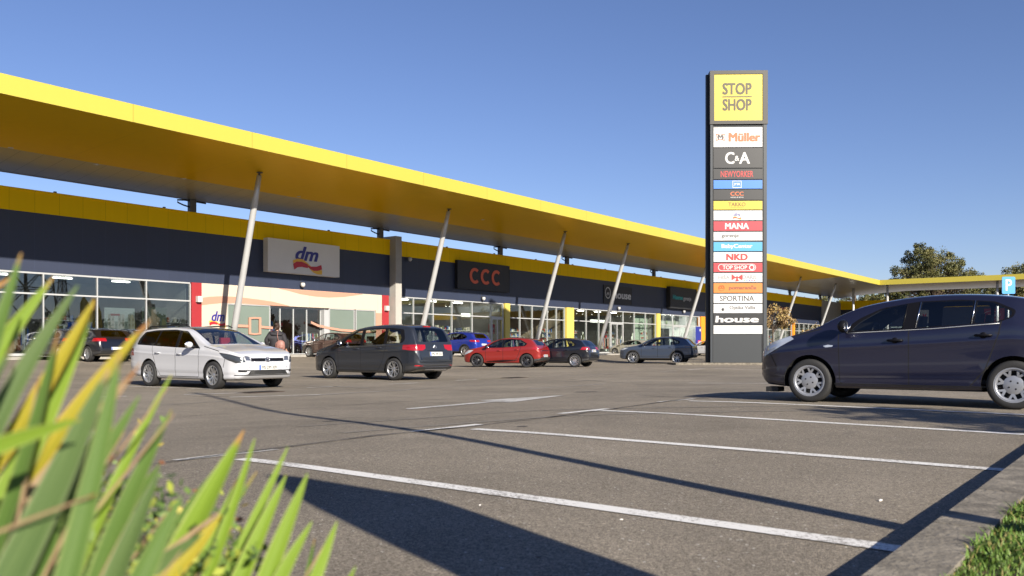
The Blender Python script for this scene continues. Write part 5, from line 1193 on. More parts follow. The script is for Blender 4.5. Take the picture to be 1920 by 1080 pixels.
# ---------------------------------------------------------------- trees
M_bark = mat('bark', (.09,.065,.045), .9, noise=.4, nscale=6, bump=.6, bscale=20)
def leafm(n, c): 
    m = mat(n, c, .6, noise=.25, nscale=.6); return m
LF = {'oak': [leafm('oak_leaf_a', (.085,.088,.022)), leafm('oak_leaf_b', (.13,.12,.035)), leafm('oak_leaf_c', (.05,.058,.016))],
      'brown': [leafm('dry_leaf_a', (.30,.20,.08)), leafm('dry_leaf_b', (.20,.12,.045)), leafm('dry_leaf_c', (.38,.28,.10))],
      'lime': [leafm('lime_leaf_a', (.22,.26,.04)), leafm('lime_leaf_b', (.35,.33,.05)), leafm('lime_leaf_c', (.12,.17,.03))],
      'wood': [leafm('wood_leaf_a', (.055,.085,.02)), leafm('wood_leaf_b', (.10,.12,.03)), leafm('wood_leaf_c', (.035,.055,.015))]}
def tree(name, label, loc, H, crown, kind='oak', n=9000, ls=.25, trunk=.3, group=None, clumps=60, twig=True, seed=None, squash=1.0):
    """crown: list of (dx,dy,z,rx,rz) lobes"""
    rnd = random.Random(seed if seed is not None else hash(label) % 1000)
    rnd = random.Random(len(label)*13+int(H*10)) if seed is None else random.Random(seed)
    o = thing(name, label, 'tree', loc, rnd.uniform(0, .01), group)
    zc = crown[0][2]; mb = MB(); mb.tube([(0,0,-.1),(trunk*.3,0,zc*.4),(0,trunk*.4,zc*.8),(0,0,zc+crown[0][4]*.4)], [trunk*1.25,trunk,trunk*.75,trunk*.3], 10)
    cl = []
    per = max(1, clumps//len(crown))
    for (dx,dy,z,rx,rz_) in crown:
        for _ in range(per):
            a = rnd.uniform(0, 6.283); u = rnd.uniform(-.75, 1); s = math.sqrt(max(0, 1-u*u)); k = rnd.uniform(.5, 1.0)
            c = Vector((dx+rx*s*math.cos(a)*k, dy+rx*s*math.sin(a)*k*squash, z+rz_*u*k)); cl.append((c, rnd.uniform(.16,.30)*rx*(1.9 if H < 5 else 1), rnd.randrange(3)))
    for i, (c, r, m_) in enumerate(cl):
        if i % 2 == 0 or twig:
            s = Vector((0,0,zc*rnd.uniform(.55,.9))); mid = s.lerp(c, .5)+Vector((0,0,rnd.uniform(0,.06)*H)); mb.tube([s, mid, c], [trunk*.3, trunk*.16, trunk*.04], 5, caps=False)
    mb.build('trunk', M_bark, o)
    lv = MB(); vs = []; fs = []; mi = []
    for i in range(n):
        c, r, m_ = cl[rnd.randrange(len(cl))]
        d = Vector((rnd.gauss(0,1), rnd.gauss(0,1), rnd.gauss(0,.8))); d = d.normalized()*r*rnd.random()**.45
        p = c+d; q = Vector((rnd.gauss(0,1), rnd.gauss(0,1), rnd.gauss(0,1))).normalized(); t = q.orthogonal().normalized(); b = q.cross(t); s = ls*rnd.uniform(.5,1.15)
        k = len(vs); vs += [p-t*s*.5, p-b*s*.3, p+t*s*.5, p+b*s*.3+q*s*.1]; fs.append((k,k+1,k+2,k+3)); mi.append(m_ if rnd.random() < .7 else rnd.randrange(3))
    me = bpy.data.meshes.new('crown'); me.from_pydata([tuple(v) for v in vs], [], fs)
    for m_ in LF[kind]: me.materials.append(m_)
    me.polygons.foreach_set('material_index', mi); me.update(); ob = bpy.data.objects.new('crown', me); COL.objects.link(ob); ob.parent = o
    return o
def at(px, D): return pxd(px, D)
# the oaks behind the wing
q = at(1752, 178)
tree('oak_tree', 'big spreading oak tree rising behind the yellow canopy edge at the right', q, 21, [(-.6,0,15.0,6.0,5.6),(-5.8,0,13.2,4.2,4.0),(4.6,0,13.2,5.0,4.8),(-3.0,0,17.8,3.8,3.9),(1.8,0,16.8,3.6,3.3),(8.6,0,12.4,3.6,3.6),(-8.0,0,12.0,2.4,3)], n=52000, ls=.36, trunk=.5, clumps=330)
q = at(1895, 185); tree('oak_tree', 'smaller dark oak tree at the right edge behind the canopy', q, 18, [(0,0,14.0,3.8,4.2),(4,0,14.2,4,4.6),(-3.2,0,12.6,2.4,3)], n=20000, ls=.38, trunk=.4, clumps=120)
q = at(1604, 180); tree('bare_tree', 'sparse bare treetop peeping over the yellow canopy edge', q, 15, [(0,0,13.2,2.4,2.6),(-2.5,0,12,2,2.2)], n=900, ls=.3, trunk=.25, clumps=30)
wood = [(1475,9.6),(1500,10.2),(1530,12.4),(1556,14),(1585,13.6),(1612,14.6),(1640,14.4),(1668,15),(1700,14.2),(1732,14.6),(1768,14.4),(1800,15),(1838,14.8),(1872,15.2),(1910,15),(1955,15.2)]
wl = 'first second third fourth fifth sixth seventh eighth ninth tenth eleventh twelfth thirteenth fourteenth fifteenth sixteenth'.split()
for i, (px, h) in enumerate(wood):
    q = at(px, 205+(i % 3)*7); r = 4.6
    tree('deciduous_tree', '%s of the green trees from the left in the gap under the far canopy' % wl[i], q, h, [(0,0,h-3.6,r,3.6),(2.5,0,h-5,r*.7,3)], kind='wood' if i % 3 else 'oak', n=4200, ls=.5, trunk=.25, group='trees behind the far wing', clumps=26)
# young trees in the car park
q = at(1449, 55); tree('young_tree', 'young tree with dry brown leaves right beside the pylon', q, 3.9, [(.25,0,2.75,.75,.85),(.75,.1,2.65,.55,.7)], kind='brown', n=2600, ls=.13, trunk=.05, group='young trees in the car park', clumps=34)
q = at(1530, 70); tree('young_tree', 'thin dry young tree in front of the concrete end wall', q, 3.2, [(0,0,2.0,.85,.75),(-.9,0,1.8,.5,.45)], kind='brown', n=800, ls=.17, trunk=.05, group='young trees in the car park', clumps=26)
q = at(1592, 62); tree('young_tree', 'yellow green young tree above the windscreen of the midnight blue hatchback', q, 3.5, [(0,0,2.45,.8,.75)], kind='lime', n=1100, ls=.17, trunk=.05, group='young trees in the car park', clumps=26)
q = at(1626, 58); tree('young_tree', 'green young tree seen through the front window of the midnight blue hatchback', q, 3.3, [(0,0,2.4,.75,.75)], kind='lime', n=1100, ls=.17, trunk=.05, group='young trees in the car park', clumps=26)
# the tree beside the lot that throws its shade over the right-hand bays, and the trees the shop glass mirrors
tree('roadside_tree', 'broad leafy tree on the verge outside the right edge, casting dappled shade', (8.3, 3.0, .2), 5.2, [(0,0,3.0,1.15,1.0),(1.1,-.6,3.5,1.1,.9)], kind='wood', n=5000, ls=.12, trunk=.12, clumps=60)
def mirrored(px, s):
    a = (px-960)/FPX; d = Vector((a, 1, 0)).normalized(); D = KW/(2190-px); hit = Vector((a*D, D, 0)); n = Vector((ST, -CT, 0)); r = d-n*2*d.dot(n); return hit+r*s
for i, (px, s, h) in enumerate(((30,150,9),(110,160,10),(185,170,8),(260,150,11),(330,165,9),(420,170,11),(520,160,10),(620,170,12),(780,170,12),(860,180,11),(930,170,13),(1020,180,12),(1110,180,13),(1200,190,13))):
    q = mirrored(px, s); q.z = 0
    tree('hedgerow_tree', 'hedgerow tree across the road mirrored in the shop glass, %s along the row' % (wl+['sixteenth'])[i], q, h, [(0,0,h-3.8,4.8,3.8),(4,1,h-5,3.6,3),(-4,0,h-5.5,3.6,2.8)], kind='wood', n=1500, ls=.85, trunk=.3, group='hedgerow trees across the road', clumps=24)
# lattice tower mirrored in the left window
def lattice(q, H, w, label):
    o = thing('power_pylon', label, 'power pylon', q, .6); mb = MB()
    f = lambda z: w*(1-z/H*.85)/2
    for sx_ in (-1, 1):
        for sy_ in (-1, 1): mb.tube([(sx_*f(0), sy_*f(0), 0), (sx_*f(H), sy_*f(H), H)], .13, 4)
    z = 0
    while z < H-2:
        z2 = min(H, z+max(1.2, f(z)*1.6)); a, b = f(z), f(z2)
        for k in range(4):
            c1 = [(-1,-1),(1,-1),(1,1),(-1,1)][k]; c2 = [(-1,-1),(1,-1),(1,1),(-1,1)][(k+1) % 4]
            mb.tube([(c1[0]*a,c1[1]*a,z),(c2[0]*b,c2[1]*b,z2)], .07, 4); mb.tube([(c2[0]*a,c2[1]*a,z),(c1[0]*b,c1[1]*b,z2)], .07, 4); mb.tube([(c1[0]*b,c1[1]*b,z2),(c2[0]*b,c2[1]*b,z2)], .06, 4)
        z = z2
    for zz, l in ((H*.72, w*1.1), (H*.84, w*.85), (H*.94, w*.6)):
        for sg in (-1, 1): mb.tube([(0,0,zz+.9),(sg*l,0,zz),(0,0,zz)], .08, 4)
    mb.build('lattice', M_post, o)
q = mirrored(50, 62); q.z = 0; lattice(q, 30, 5, 'tall lattice power pylon mirrored at the far left of the shop windows')
q = mirrored(118, 130); q.z = 0; lattice(q, 17, 2.4, 'small lattice power pylon farther off, mirrored in the second window')
# lamp post throwing the long thin shadow
a = pxg(1740, 1000); b = pxg(380, 741); dirn = (a-b); dirn.z = 0; dirn.normalize(); base = a+dirn*2.6
Lh = ((b-base).xy.length)*math.tan(SUN_EL); base.z = .2
o = thing('street_lamp', 'slim grey street lamp outside the right edge casting the long thin shadow', 'street lamp', base)
MB().tube([(0,0,0),(0,0,1.2),(0,0,Lh)], [.085,.07,.045], 12).build('pole', M_steel, o); MB().lathe([(.16,0),(.16,.03),(.09,.05)], 12).build('base_plate', M_post, o)
MB().tube([(0,0,Lh-.05),(-.2,.25,Lh+.02),(-.35,.45,Lh+.0)], [.05,.09,.05], 8).build('lamp_head', M_frame, o)
# feather flags: the near one throws the pointed shadow
M_flag = mat('flag_yellow', (.72,.52,.03), .7)
def flag(q, rz, label, H=3.0, w=.62, prof=None):
    o = thing('feather_flag', label, 'flag', q, rz, 'yellow feather flags')
    prof = prof or [(.3,0,.52),(.9,0,.60),(1.6,0,.62),(2.3,0,.55),(2.7,.02,.40),(3.0,.12,.22)]
    k = H/3.0; A = [(a*w/.62, z*k) for z, a, b_ in prof]; Bp = [(b_*w/.62, z*k) for z, a, b_ in prof]
    MB().strip(A, Bp, -.004, .004).build('banner_cloth', M_flag, o)
    MB().tube([(0,0,0),(0,0,2.2*k),(.02,0,2.75*k),(.14*w/.62,0,3.05*k),(.24*w/.62,0,3.0*k)], [.016,.012,.01,.008,.006], 8).build('pole', M_post, o)
    MB().box((-.25,-.25,-.0),(.25,.25,.03)).build('foot', M_post, o)
tan = math.tan(SUN_EL)
# shadow outline in the picture: tip (507,884); far edge (807,932),(1256,1080); near edge (637,971),(866,1080)
tip = pxg(510, 889); e1 = pxg(1256, 1080); e2 = pxg(866, 1080); e3 = pxg(807, 932); e4 = pxg(637, 971)
H3 = 2.75; fb = tip + Vector((SUND.x, SUND.y, 0))*(H3-.18)/tan
prp = Vector((-SUND.y, SUND.x, 0))                      # to the right-hand side seen from the sun? lateral axis
lat = lambda p: (p-fb).xy.dot(prp.xy); hgt = lambda p: -(p-fb).xy.dot(SUND.xy)*tan + .0
far = [pxg(*q) for q in ((1256,1080),(1127,1042),(944,978),(807,932),(715,918.5),(577,896),(518,888))]
near = [pxg(*q) for q in ((866,1080),(800,1048),(761,1031),(637,971),(585,945),(540,920),(505,892))]
def resamp(pl):
    h = sorted([(hgt(p), lat(p)) for p in pl]); return h
Hf, Hn = resamp(far), resamp(near)
zs = [min(max(Hf[0][0], Hn[0][0])+k*(min(Hf[-1][0], Hn[-1][0])-max(Hf[0][0], Hn[0][0]))/12, 9) for k in range(13)]
A = [(lerp_pl(Hf, z), z) for z in zs]; Bq = [(lerp_pl(Hn, z), z) for z in zs]
A = [(A[0][0], .45)] + A + [(sum((Hf[-1][1], Hn[-1][1]))/2+.01, max(Hf[-1][0], Hn[-1][0]))]; Bq = [(Bq[0][0], .45)] + Bq + [(sum((Hf[-1][1], Hn[-1][1]))/2-.01, max(Hf[-1][0], Hn[-1][0]))]
o = thing('feather_flag', 'tall yellow feather flag just outside the right edge, casting the dark pointed shadow', 'flag', (fb.x, fb.y, .17), math.atan2(prp.y, prp.x), 'yellow feather flags')
MB().strip(A, Bq, -.004, .004).build('banner_cloth', M_flag, o)
MB().tube([(Bq[0][0],0,0)]+[(x_, 0, z) for x_, z in Bq], .014, 8).build('pole', M_post, o); MB().box((Bq[0][0]-.25,-.25,0),(Bq[0][0]+.25,.25,.03)).build('foot', M_post, o)
for i, (px, s, hh, w) in enumerate(((152, 66, 7.0, 1.6), (172, 70, 7.0, 1.5), (245, 84, 5.6, 1.1), (305, 98, 5.6, 1.1))):
    q = mirrored(px, s); q.z = 0
    flag(q, TH, ('tall yellow flag mirrored in the third shop window from the concrete side', 'second tall yellow flag mirrored beside the first one', 'yellow flag mirrored above the town house poster', 'yellow flag mirrored close to the left red pier')[i], hh, w)
# parking sign
q = at(1891, 32); q.z = ground(q.x, q.y); o = thing('parking_sign', 'blue square parking sign with a white P above the car roof', 'sign', q, R(-4))
zt = CAMH+(HORY-519)/FPX*32 - q.z; MB().tube([(.0,.03,0),(0,.03,zt)], .03, 10).build('post', M_steel, o)
MB().prism(rrect(0, zt-.31, .46, .62, .05), -.01, .012).build('sign_plate', mat('sign_cyan', (.03,.27,.62), .4), o); text('letters', 'P', M_lwh, o, T(0,-.012,zt-.30), .2, .40, .03)
# ---------------------------------------------------------------- the woman walking to the entrance
def skin(name, verts, edges, rad, m, parent, root=0, sub=2):
    me = bpy.data.meshes.new(name); me.from_pydata(verts, edges, []); ob = bpy.data.objects.new(name, me); COL.objects.link(ob)
    mod = ob.modifiers.new('s', 'SKIN'); sv_ = me.skin_vertices[0].data
    for i, r in enumerate(rad): sv_[i].radius = r if isinstance(r, tuple) else (r, r)
    sv_[root].use_root = True; mod.use_smooth_shade = True
    s2 = ob.modifiers.new('u', 'SUBSURF'); s2.levels = sub; s2.render_levels = sub
    dg = bpy.context.evaluated_depsgraph_get(); m2 = bpy.data.meshes.new_from_object(ob.evaluated_get(dg)); ob.modifiers.clear(); ob.data = m2; bpy.data.meshes.remove(me)
    m2.name = name; m2.materials.clear(); m2.materials.append(m); m2.polygons.foreach_set('use_smooth', [True]*len(m2.polygons)); ob.parent = parent; return ob
q = at(519, 27.0); q.z = ground(q.x, q.y); o = thing('person', 'woman in a black hooded jacket with hair up, seen from behind carrying a pink bag', 'person', q, R(8))
M_skin = mat('skin', (.45,.24,.16), .55); M_hair = mat('brown_hair', (.035,.018,.010), .55, bump=.6, bscale=60); M_jack = mat('black_jacket', (.020,.018,.022), .75, bump=.5, bscale=9)
M_jean = mat('navy_trousers', (.02,.028,.06), .85); M_pink = mat('pink_leather', (.27,.13,.105), .55, bump=.5, bscale=12)
# body: one surface, y away from the camera is forward
vb = [(0,0,.92),(0,0,1.12),(0,.01,1.32),(0,.02,1.43),(0,.03,1.50),(0,.04,1.60),(.10,.0,.86),(.11,.05,.47),(.11,.02,.09),(.11,.14,.05),(-.10,0,.86),(-.12,-.04,.47),(-.12,-.12,.11),(-.12,.0,.05),
      (.17,.01,1.38),(.25,-.02,1.12),(.27,.08,.90),(.27,.10,.82),(-.17,.01,1.38),(-.31,-.04,1.16),(-.22,.06,.96),(-.17,.10,.93)]
eb = [(0,1),(1,2),(2,3),(3,4),(4,5),(0,6),(6,7),(7,8),(8,9),(0,10),(10,11),(11,12),(12,13),(3,14),(14,15),(15,16),(16,17),(3,18),(18,19),(19,20),(20,21)]
rb = [(.12,.06),(.09,.05),(.10,.055),(.06,.045),.05,.07,.085,.055,.04,.03,.085,.055,.04,.03,.055,.042,.03,.025,.055,.042,.03,.025]
skin('body', vb, eb, rb, M_skin, o)
MB().lathe([(0,-.115),(.05,-.105),(.075,-.06),(.085,0),(.08,.06),(.05,.10),(0,.115)], 16, M=T(.01,.045,1.585)@Matrix.Diagonal((.88,1.05,1,1))).build('head', M_skin, o)
h = MB(); h.lathe([(0,-.12),(.06,-.10),(.09,-.03),(.097,.03),(.08,.085),(.045,.115),(0,.125)], 16, M=T(0,.02,1.60)@Matrix.Diagonal((.95,1.08,1,1))); h.lathe([(0,-.05),(.035,-.04),(.05,0),(.035,.04),(0,.055)], 12, M=T(-.01,-.07,1.66)@Matrix.Diagonal((1,.9,1.1,1))); h.tube([(-.03,-.06,1.56),(-.03,-.07,1.50),(-.02,-.05,1.46)], [.045,.03,.01], 8); h.build('hair', M_hair, o)
for sg in (-1, 1): MB().lathe([(0,0),(.018,.004),(.02,.012),(0,.014)], 8, M=T(.01+.077*sg,.045,1.58)@Matrix.Rotation(R(90*sg),4,'Y')).build('ear', M_skin, o)
vj = [(0,0,.90),(0,0,1.02),(0,0,1.15),(0,.01,1.32),(0,.02,1.42),(.17,.01,1.38),(.26,-.02,1.12),(.275,.08,.92),(-.17,.01,1.38),(-.32,-.04,1.16),(-.24,.05,.97)]
skin('jacket', vj, [(0,1),(1,2),(2,3),(3,4),(4,5),(5,6),(6,7),(4,8),(8,9),(9,10)], [(.235,.18),(.235,.18),(.23,.18),(.24,.18),(.15,.13),.10,.080,.062,.10,.082,.062], M_jack, o)
h = MB(); h.lathe([(.02,-.05),(.11,-.07),(.135,-.02),(.125,.04),(.075,.07)], 16, M=T(0,-.04,1.42)@Matrix.Rotation(R(18),4,'X')@Matrix.Diagonal((1,.75,1,1))); h.build('hood', M_jack, o)
skin('trousers', [(0,0,.90),(.10,0,.80),(.11,.05,.47),(.11,.02,.12),(-.10,0,.80),(-.12,-.04,.47),(-.12,-.11,.13)], [(0,1),(1,2),(2,3),(0,4),(4,5),(5,6)], [(.16,.13),.10,.075,.06,.10,.075,.06], M_jean, o)
for x_, y_ in ((.11,.02), (-.12,-.08)):
    MB().lathe([(.0,0),(.052,.0),(.055,.03),(.045,.07),(.0,.09)], 12, M=T(x_,y_+.05,.0)@Matrix.Diagonal((.85,2.1,1,1))).build('shoe', M_white, o)
def hand(base, dr, side_, nm='hand'):
    """palm with five curled fingers"""
    b = Vector(base); d = Vector(dr).normalized(); s = d.cross(Vector((0,0,1)));  s = (s if s.length > .1 else Vector((1,0,0))).normalized(); n_ = s.cross(d)
    q_ = MB(); q_.tube([b, b+d*.05, b+d*.09], [.024,.036,.034], 8)
    for k in range(4):
        r0 = b+d*.085+s*(k-1.5)*.018; L_ = (.07,.08,.075,.06)[k]; q_.tube([r0, r0+d*L_*.5, r0+d*L_*.8+n_*.02*side_, r0+d*L_*.75+n_*.04*side_], [.0095,.009,.008,.006], 6)
    t_ = b+d*.03+s*.03; q_.tube([t_, t_+s*.025+d*.03, t_+s*.028+d*.06], [.012,.010,.007], 6); q_.build(nm, M_skin, o)
hand((.275,.09,.88), (0,.15,-1), 1); hand((-.21,.07,.955), (.8,.4,-.2), -1)
bag = thing('handbag', 'small pink shoulder bag hanging at the right hip of the woman', 'bag', q+Vector((.17,-.22,1.02)), R(8))
MB().lathe([(.02,-.17),(.10,-.165),(.135,-.10),(.14,0),(.12,.10),(.07,.15),(0,.165)], 16, M=Matrix.Diagonal((1,.55,1,1))).build('pouch', M_pink, bag)
MB().lathe([(.0,-.07),(.05,-.065),(.075,0),(.06,.05),(0,.06)], 12, M=T(.02,-.06,-.04)@Matrix.Diagonal((1,.5,1,1))).build('pocket', M_pink, bag)
MB().tube([(-.06,.0,.12),(-.10,.06,.30),(-.09,.10,.42),(-.07,.20,.46)], .011, 6).build('strap', M_pink, bag); MB().tube([(-.10,0,-.10),(-.17,.02,-.2),(-.14,-.03,.05),(-.08,-.02,.12)], .007, 6).build('loose_strap', M_pink, bag)
# ---------------------------------------------------------------- the planted mound with sword-leaved plants
mb = MB(); N = 60; cx, cy, rr_ = -1.75, 1.65, 1.15
def mound(x, y):
    d = math.hypot((x-cx)/1.25, (y-cy)/.95)
    k = max(0, 1-(d/rr_)**2)
    return .62*k**.8 + (.02*math.sin(x*19)+.02*math.sin(y*23+x*5) if k > .05 else 0)
vs = []; fs = []
for j in range(N+1):
    for i in range(N+1):
        x = cx-1.9+3.8*i/N; y = cy-1.5+3.0*j/N; h = mound(x, y)
        vs.append((x, y, ground(x, y)+(h if h > .03 else -.05)))
for j in range(N):
    for i in range(N): k = j*(N+1)+i; fs.append((k, k+1, k+N+2, k+N+1))
mb.add(vs, fs, 0, True); tag(mb.build('planting_bed', M_soil), kind='structure')
def blade_mat(name, c1, c2, edge, tipc):
    m = mat(name, c1, .6); n = m.node_tree.nodes; l = m.node_tree.links; b = P(m); b.inputs['Specular IOR Level'].default_value = .22
    at_ = n.new('ShaderNodeUVMap'); sp = n.new('ShaderNodeSeparateXYZ'); l.new(at_.outputs[0], sp.inputs[0])
    tc = n.new('ShaderNodeTexCoord'); no = n.new('ShaderNodeTexNoise'); no.inputs['Scale'].default_value = 9; l.new(tc.outputs['Object'], no.inputs[0])
    mp = n.new('ShaderNodeMapping'); mp.inputs['Scale'].default_value = (38, 1.6, 1); l.new(at_.outputs[0], mp.inputs[0])
    st = n.new('ShaderNodeTexNoise'); st.inputs['Scale'].default_value = 1.0; st.inputs['Detail'].default_value = 3; l.new(mp.outputs[0], st.inputs[0])
    def mixc(f, a, b_):
        x = n.new('ShaderNodeMix'); x.data_type = 'RGBA'
        for s, v in ((6, a), (7, b_)):
            if isinstance(v, tuple): x.inputs[s].default_value = (*v, 1)
            else: l.new(v, x.inputs[s])
        l.new(f, x.inputs[0]); return x.outputs[2]
    def rg(src, a, b_, c=0, d=1):
        r = n.new('ShaderNodeMapRange'); r.inputs[1].default_value = a; r.inputs[2].default_value = b_; r.inputs[3].default_value = c; r.inputs[4].default_value = d; l.new(src, r.inputs[0]); return r.outputs[0]
    c = mixc(rg(st.outputs[0], .42, .58), c1, c2)
    ab = n.new('ShaderNodeMath'); ab.operation = 'SUBTRACT'; ab.inputs[1].default_value = .5; l.new(sp.outputs[0], ab.inputs[0])
    a2 = n.new('ShaderNodeMath'); a2.operation = 'ABSOLUTE'; l.new(ab.outputs[0], a2.inputs[0])
    c = mixc(rg(a2.outputs[0], .40, .5, 0, .8), c, edge)
    ad = n.new('ShaderNodeMath'); ad.operation = 'MULTIPLY_ADD'; ad.inputs[1].default_value = .5; l.new(no.outputs[0], ad.inputs[0]); l.new(sp.outputs[1], ad.inputs[2])
    c = mixc(rg(ad.outputs[0], 1.22, 1.28), c, tipc)
    l.new(c, b.inputs['Base Color'])
    tr = n.new('ShaderNodeBsdfTranslucent'); l.new(c, tr.inputs[0]); mx = n.new('ShaderNodeMixShader'); mx.inputs[0].default_value = .3
    l.new(b.outputs[0], mx.inputs[1]); l.new(tr.outputs[0], mx.inputs[2]); l.new(mx.outputs[0], n['Material Output'].inputs[0]); return m
BM = [blade_mat('blade_green', (.06,.12,.022), (.12,.20,.045), (.26,.30,.11), (.34,.19,.07)),
      blade_mat('blade_lime', (.13,.22,.018), (.21,.31,.035), (.40,.44,.15), (.38,.22,.07)),
      blade_mat('blade_yellow', (.20,.22,.025), (.44,.33,.025), (.55,.35,.08), (.28,.12,.04)),
      blade_mat('blade_grey', (.065,.115,.035), (.12,.18,.06), (.22,.26,.13), (.35,.24,.12)),
      blade_mat('blade_dry', (.26,.16,.08), (.36,.27,.17), (.3,.18,.09), (.25,.12,.05))]
class Blades:
    def __init__(s): s.v = []; s.f = []; s.m = []; s.uv = []
    def blade(s, base, tip, w, mi, bend=None, fold=.18, face=None, n=14, root=True):
        base, tip = Vector(base), Vector(tip); L = (tip-base).length; bend = bend or Vector((0,0,.06*L))
        view = face or Vector((0, 1, 0)); d = (tip-base).normalized(); side = d.cross(view).normalized(); nr = side.cross(d).normalized(); k0 = len(s.v)
        for i in range(n+1):
            u = i/n; p = base.lerp(tip, u) + bend*math.sin(math.pi*u)*1.0
            wd = w*.5*(min(1, .55+1.6*u) if u < .3 else 1)*(1-u**3.2)**.9 + .0008
            for a, off in ((-1, 0), (-.5, fold*.6), (0, fold), (.5, fold*.6), (1, 0)):
                s.v.append(p + side*wd*a + nr*wd*off); s.uv.append(((a+1)/2, u))
        for i in range(n):
            for k in range(4): a = k0+i*5+k; s.f.append((a, a+1, a+6, a+5)); s.m.append(mi)
    def build(s, name, parent):
        me = bpy.data.meshes.new(name); me.from_pydata([tuple(v) for v in s.v], [], s.f)
        for m in BM: me.materials.append(m)
        me.polygons.foreach_set('material_index', s.m); me.polygons.foreach_set('use_smooth', [True]*len(s.f)); uv = me.uv_layers.new(name='UVMap')
        for l_ in me.loops: uv.data[l_.index].uv = s.uv[l_.vertex_index]
        me.update(); ob = bpy.data.objects.new(name, me); COL.objects.link(ob); ob.parent = parent; return ob
def V3(px, py, D): return Vector(((px-960)/FPX*D, D, CAMH+(HORY-py)/FPX*D))
# (base px, py) (tip px, py) distance base/tip, width px, material
hero = {
 'large sword-leaved plant at the left edge with broad grey green blades': [
  ((-150,1000),(40,474),.80,.86,52,0),((-60,1050),(178,562),.84,.92,62,1),((-130,900),(100,520),.95,1.0,40,1),((-200,760),(20,520),.9,.95,40,0),((-60,950),(146,535),.80,.86,50,3),
  ((-170,905),(150,786),.70,.72,46,1),((-80,1180),(110,620),.78,.84,50,0),((40,1120),(262,742),.88,.92,44,0),((-140,1150),(30,640),.72,.78,60,3)],
 'plant with long yellow striped blade pointing at the white estate car': [
  ((30,930),(272,608),.88,.94,44,2),((60,900),(282,600),.90,.96,30,0),((-20,880),(178,560),.86,.9,34,2),((40,950),(258,690),.84,.9,26,4)],
 'dense middle clump of grey green blades in front of the mound': [
  ((-60,1230),(205,690),.70,.80,92,3),((60,1300),(225,660),.68,.78,60,0),((120,1150),(322,702),.95,1.05,22,1),((90,1100),(205,760),.95,1.0,26,3),((170,1200),(322,768),.92,1.0,56,0),
  ((150,1250),(300,880),.85,.9,60,3),((10,1200),(130,800),.75,.8,60,0)],
 'bright lime green blades in the bottom centre left of the picture': [
  ((250,1210),(458,806),.98,1.08,74,1),((215,1220),(430,850),1.0,1.1,52,0),((330,1220),(478,822),1.05,1.15,24,1),((355,1230),(540,838),1.1,1.2,24,1),((300,1200),(482,884),1.12,1.2,22,0)],
 'row of pointed lime green blades beside the dark pointed shadow': [
  ((400,1230),(537,890),1.08,1.16,36,1),((440,1250),(577,888),1.02,1.10,48,1),((470,1260),(585,978),1.0,1.08,34,1),((510,1270),(632,978),1.0,1.08,32,1),((610,1240),(667,1062),1.05,1.1,18,1),((545,1250),(590,1010),1.2,1.25,14,0)],
 'low clump with yellow brown withering blade at the bottom edge': [
  ((200,1180),(415,965),.90,.98,40,2),((170,1160),(412,960),.93,1.0,12,4),((140,1120),(300,870),1.0,1.05,30,0),((150,1180),(380,1000),.9,.95,40,3),((200,1230),(340,930),.8,.86,60,0)],
}
rnd = random.Random(11)
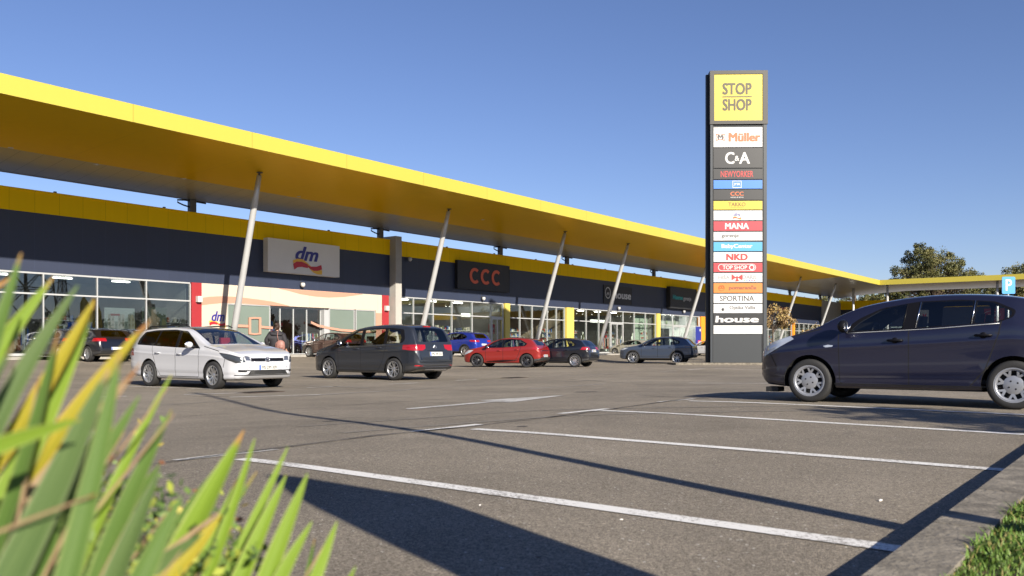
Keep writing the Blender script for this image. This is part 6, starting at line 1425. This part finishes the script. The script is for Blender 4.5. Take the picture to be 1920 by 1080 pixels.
for gi, (lb, hs) in enumerate(hero.items()):
    bx = sum(h[0][0] for h in hs)/len(hs); D0 = sum(h[2] for h in hs)/len(hs); org = V3(bx, 1250, D0)
    o = thing('sword_leaved_plant', lb, 'plant', org, 0, 'sword-leaved plants on the mound'); B_ = Blades()
    def addb(a, b, w, mi, k=0):
        A_ = V3(*a); T_ = V3(*b); d = T_-A_
        A_ = A_ - d*.25                                   # root below the visible part
        f = Vector((rnd.uniform(-.35,.35), 1, rnd.uniform(-.15,.3)))
        B_.blade(A_-org, T_-org, w, mi, Vector((rnd.uniform(-.01,.01), rnd.uniform(-.02,.02), .035*d.length*rnd.uniform(.3,1.5))), rnd.uniform(.1,.35), f)
    for (a, b, d0, d1, w, mi) in hs: addb((a[0],a[1],d0), (b[0],b[1],d1), w/FPX*d0*(.8 if w > 40 else 1), mi)
    for _ in range(7):                                   # filler blades around the heroes
        a, b, d0, d1, w, mi = rnd.choice(hs); dx = rnd.uniform(-110, 0) if gi < 3 else rnd.uniform(-60, 45); dy = rnd.uniform(110, 320); dd = rnd.uniform(.0, .25)
        addb((a[0]+dx, a[1]+dy, d0+dd), (b[0]+dx*1.3-20, b[1]+dy*rnd.uniform(.8,1.3), d1+dd), w/FPX*d0*rnd.uniform(.25,.6), rnd.choice((0,0,3,3,1,0,3,2)) if rnd.random() < .5 else rnd.choice((0,3)))
    for _ in range(4):                                    # dry wisps
        a, b, d0, d1, w, mi = rnd.choice(hs); dx = rnd.uniform(-60, 60); dy = rnd.uniform(80, 220)
        addb((a[0]+dx, a[1]+dy, d0), (b[0]+dx+rnd.uniform(-60,60), b[1]+dy*.8, d1), .0018, 4)
    B_.build('blades', o)
# low weeds with small leaves on the mound
def weed(label, c, n, rx, cols):
    o = thing('leafy_weed', label, 'plant', c, 0, 'low weeds on the mound'); mb = MB(); r_ = random.Random(int(c[0]*1000))
    for _ in range(n):
        p = Vector((max(-1.6,min(1.6,r_.gauss(0,1)))*rx, max(-1.6,min(1.6,r_.gauss(0,1)))*rx, max(-1,min(1.2,r_.gauss(0,1)))*rx*.6)); q_ = Vector((r_.gauss(0,1), r_.gauss(0,1)-.6, abs(r_.gauss(0,1))+.4)).normalized(); t = q_.orthogonal().normalized(); t = Matrix.Rotation(r_.uniform(0,6.28), 3, q_)@t; b = q_.cross(t); s = r_.uniform(.004,.011)
        mb.add([p-t*s, p-b*s*.5, p+t*s*1.1, p+b*s*.5], [(0,1,2),(0,2,3)], r_.randrange(len(cols)))
    mb.build('foliage', cols, o, fix=False)
WL = [mat('weed_green', (.10,.17,.03), .6), mat('weed_lime', (.26,.30,.04), .6), mat('weed_dark', (.04,.07,.02), .6), mat('weed_brown', (.14,.06,.03), .8), mat('weed_yellow', (.45,.36,.05), .6)]
for i, (px, py, D, n, rx, lb) in enumerate(((215, 960, 1.15, 240, .05, 'tangle of small yellow green leaves between the blades left of centre'), (60, 880, 1.35, 420, .09, 'patch of reddish brown dead leaves on the mound at the left edge'),
        (250, 1040, 1.05, 450, .06, 'low dark green weed at the bottom edge under the blades'), (330, 985, 1.35, 70, .06, 'thin straw coloured weed behind the lime blades'), (130, 1010, 1.2, 400, .08, 'low green weed in the shade of the broad blades'), (30, 1000, 1.3, 400, .09, 'dark leafy weed in the bottom left corner'), (400, 1060, 1.15, 300, .05, 'small weed at the foot of the bright lime blades'))):
    weed(lb, V3(px, py, D), n, rx, [WL[3], WL[3], WL[0], WL[4]] if i == 1 else ([WL[4], WL[3], WL[1]] if i == 3 else [WL[0], WL[1], WL[2], WL[0]]))
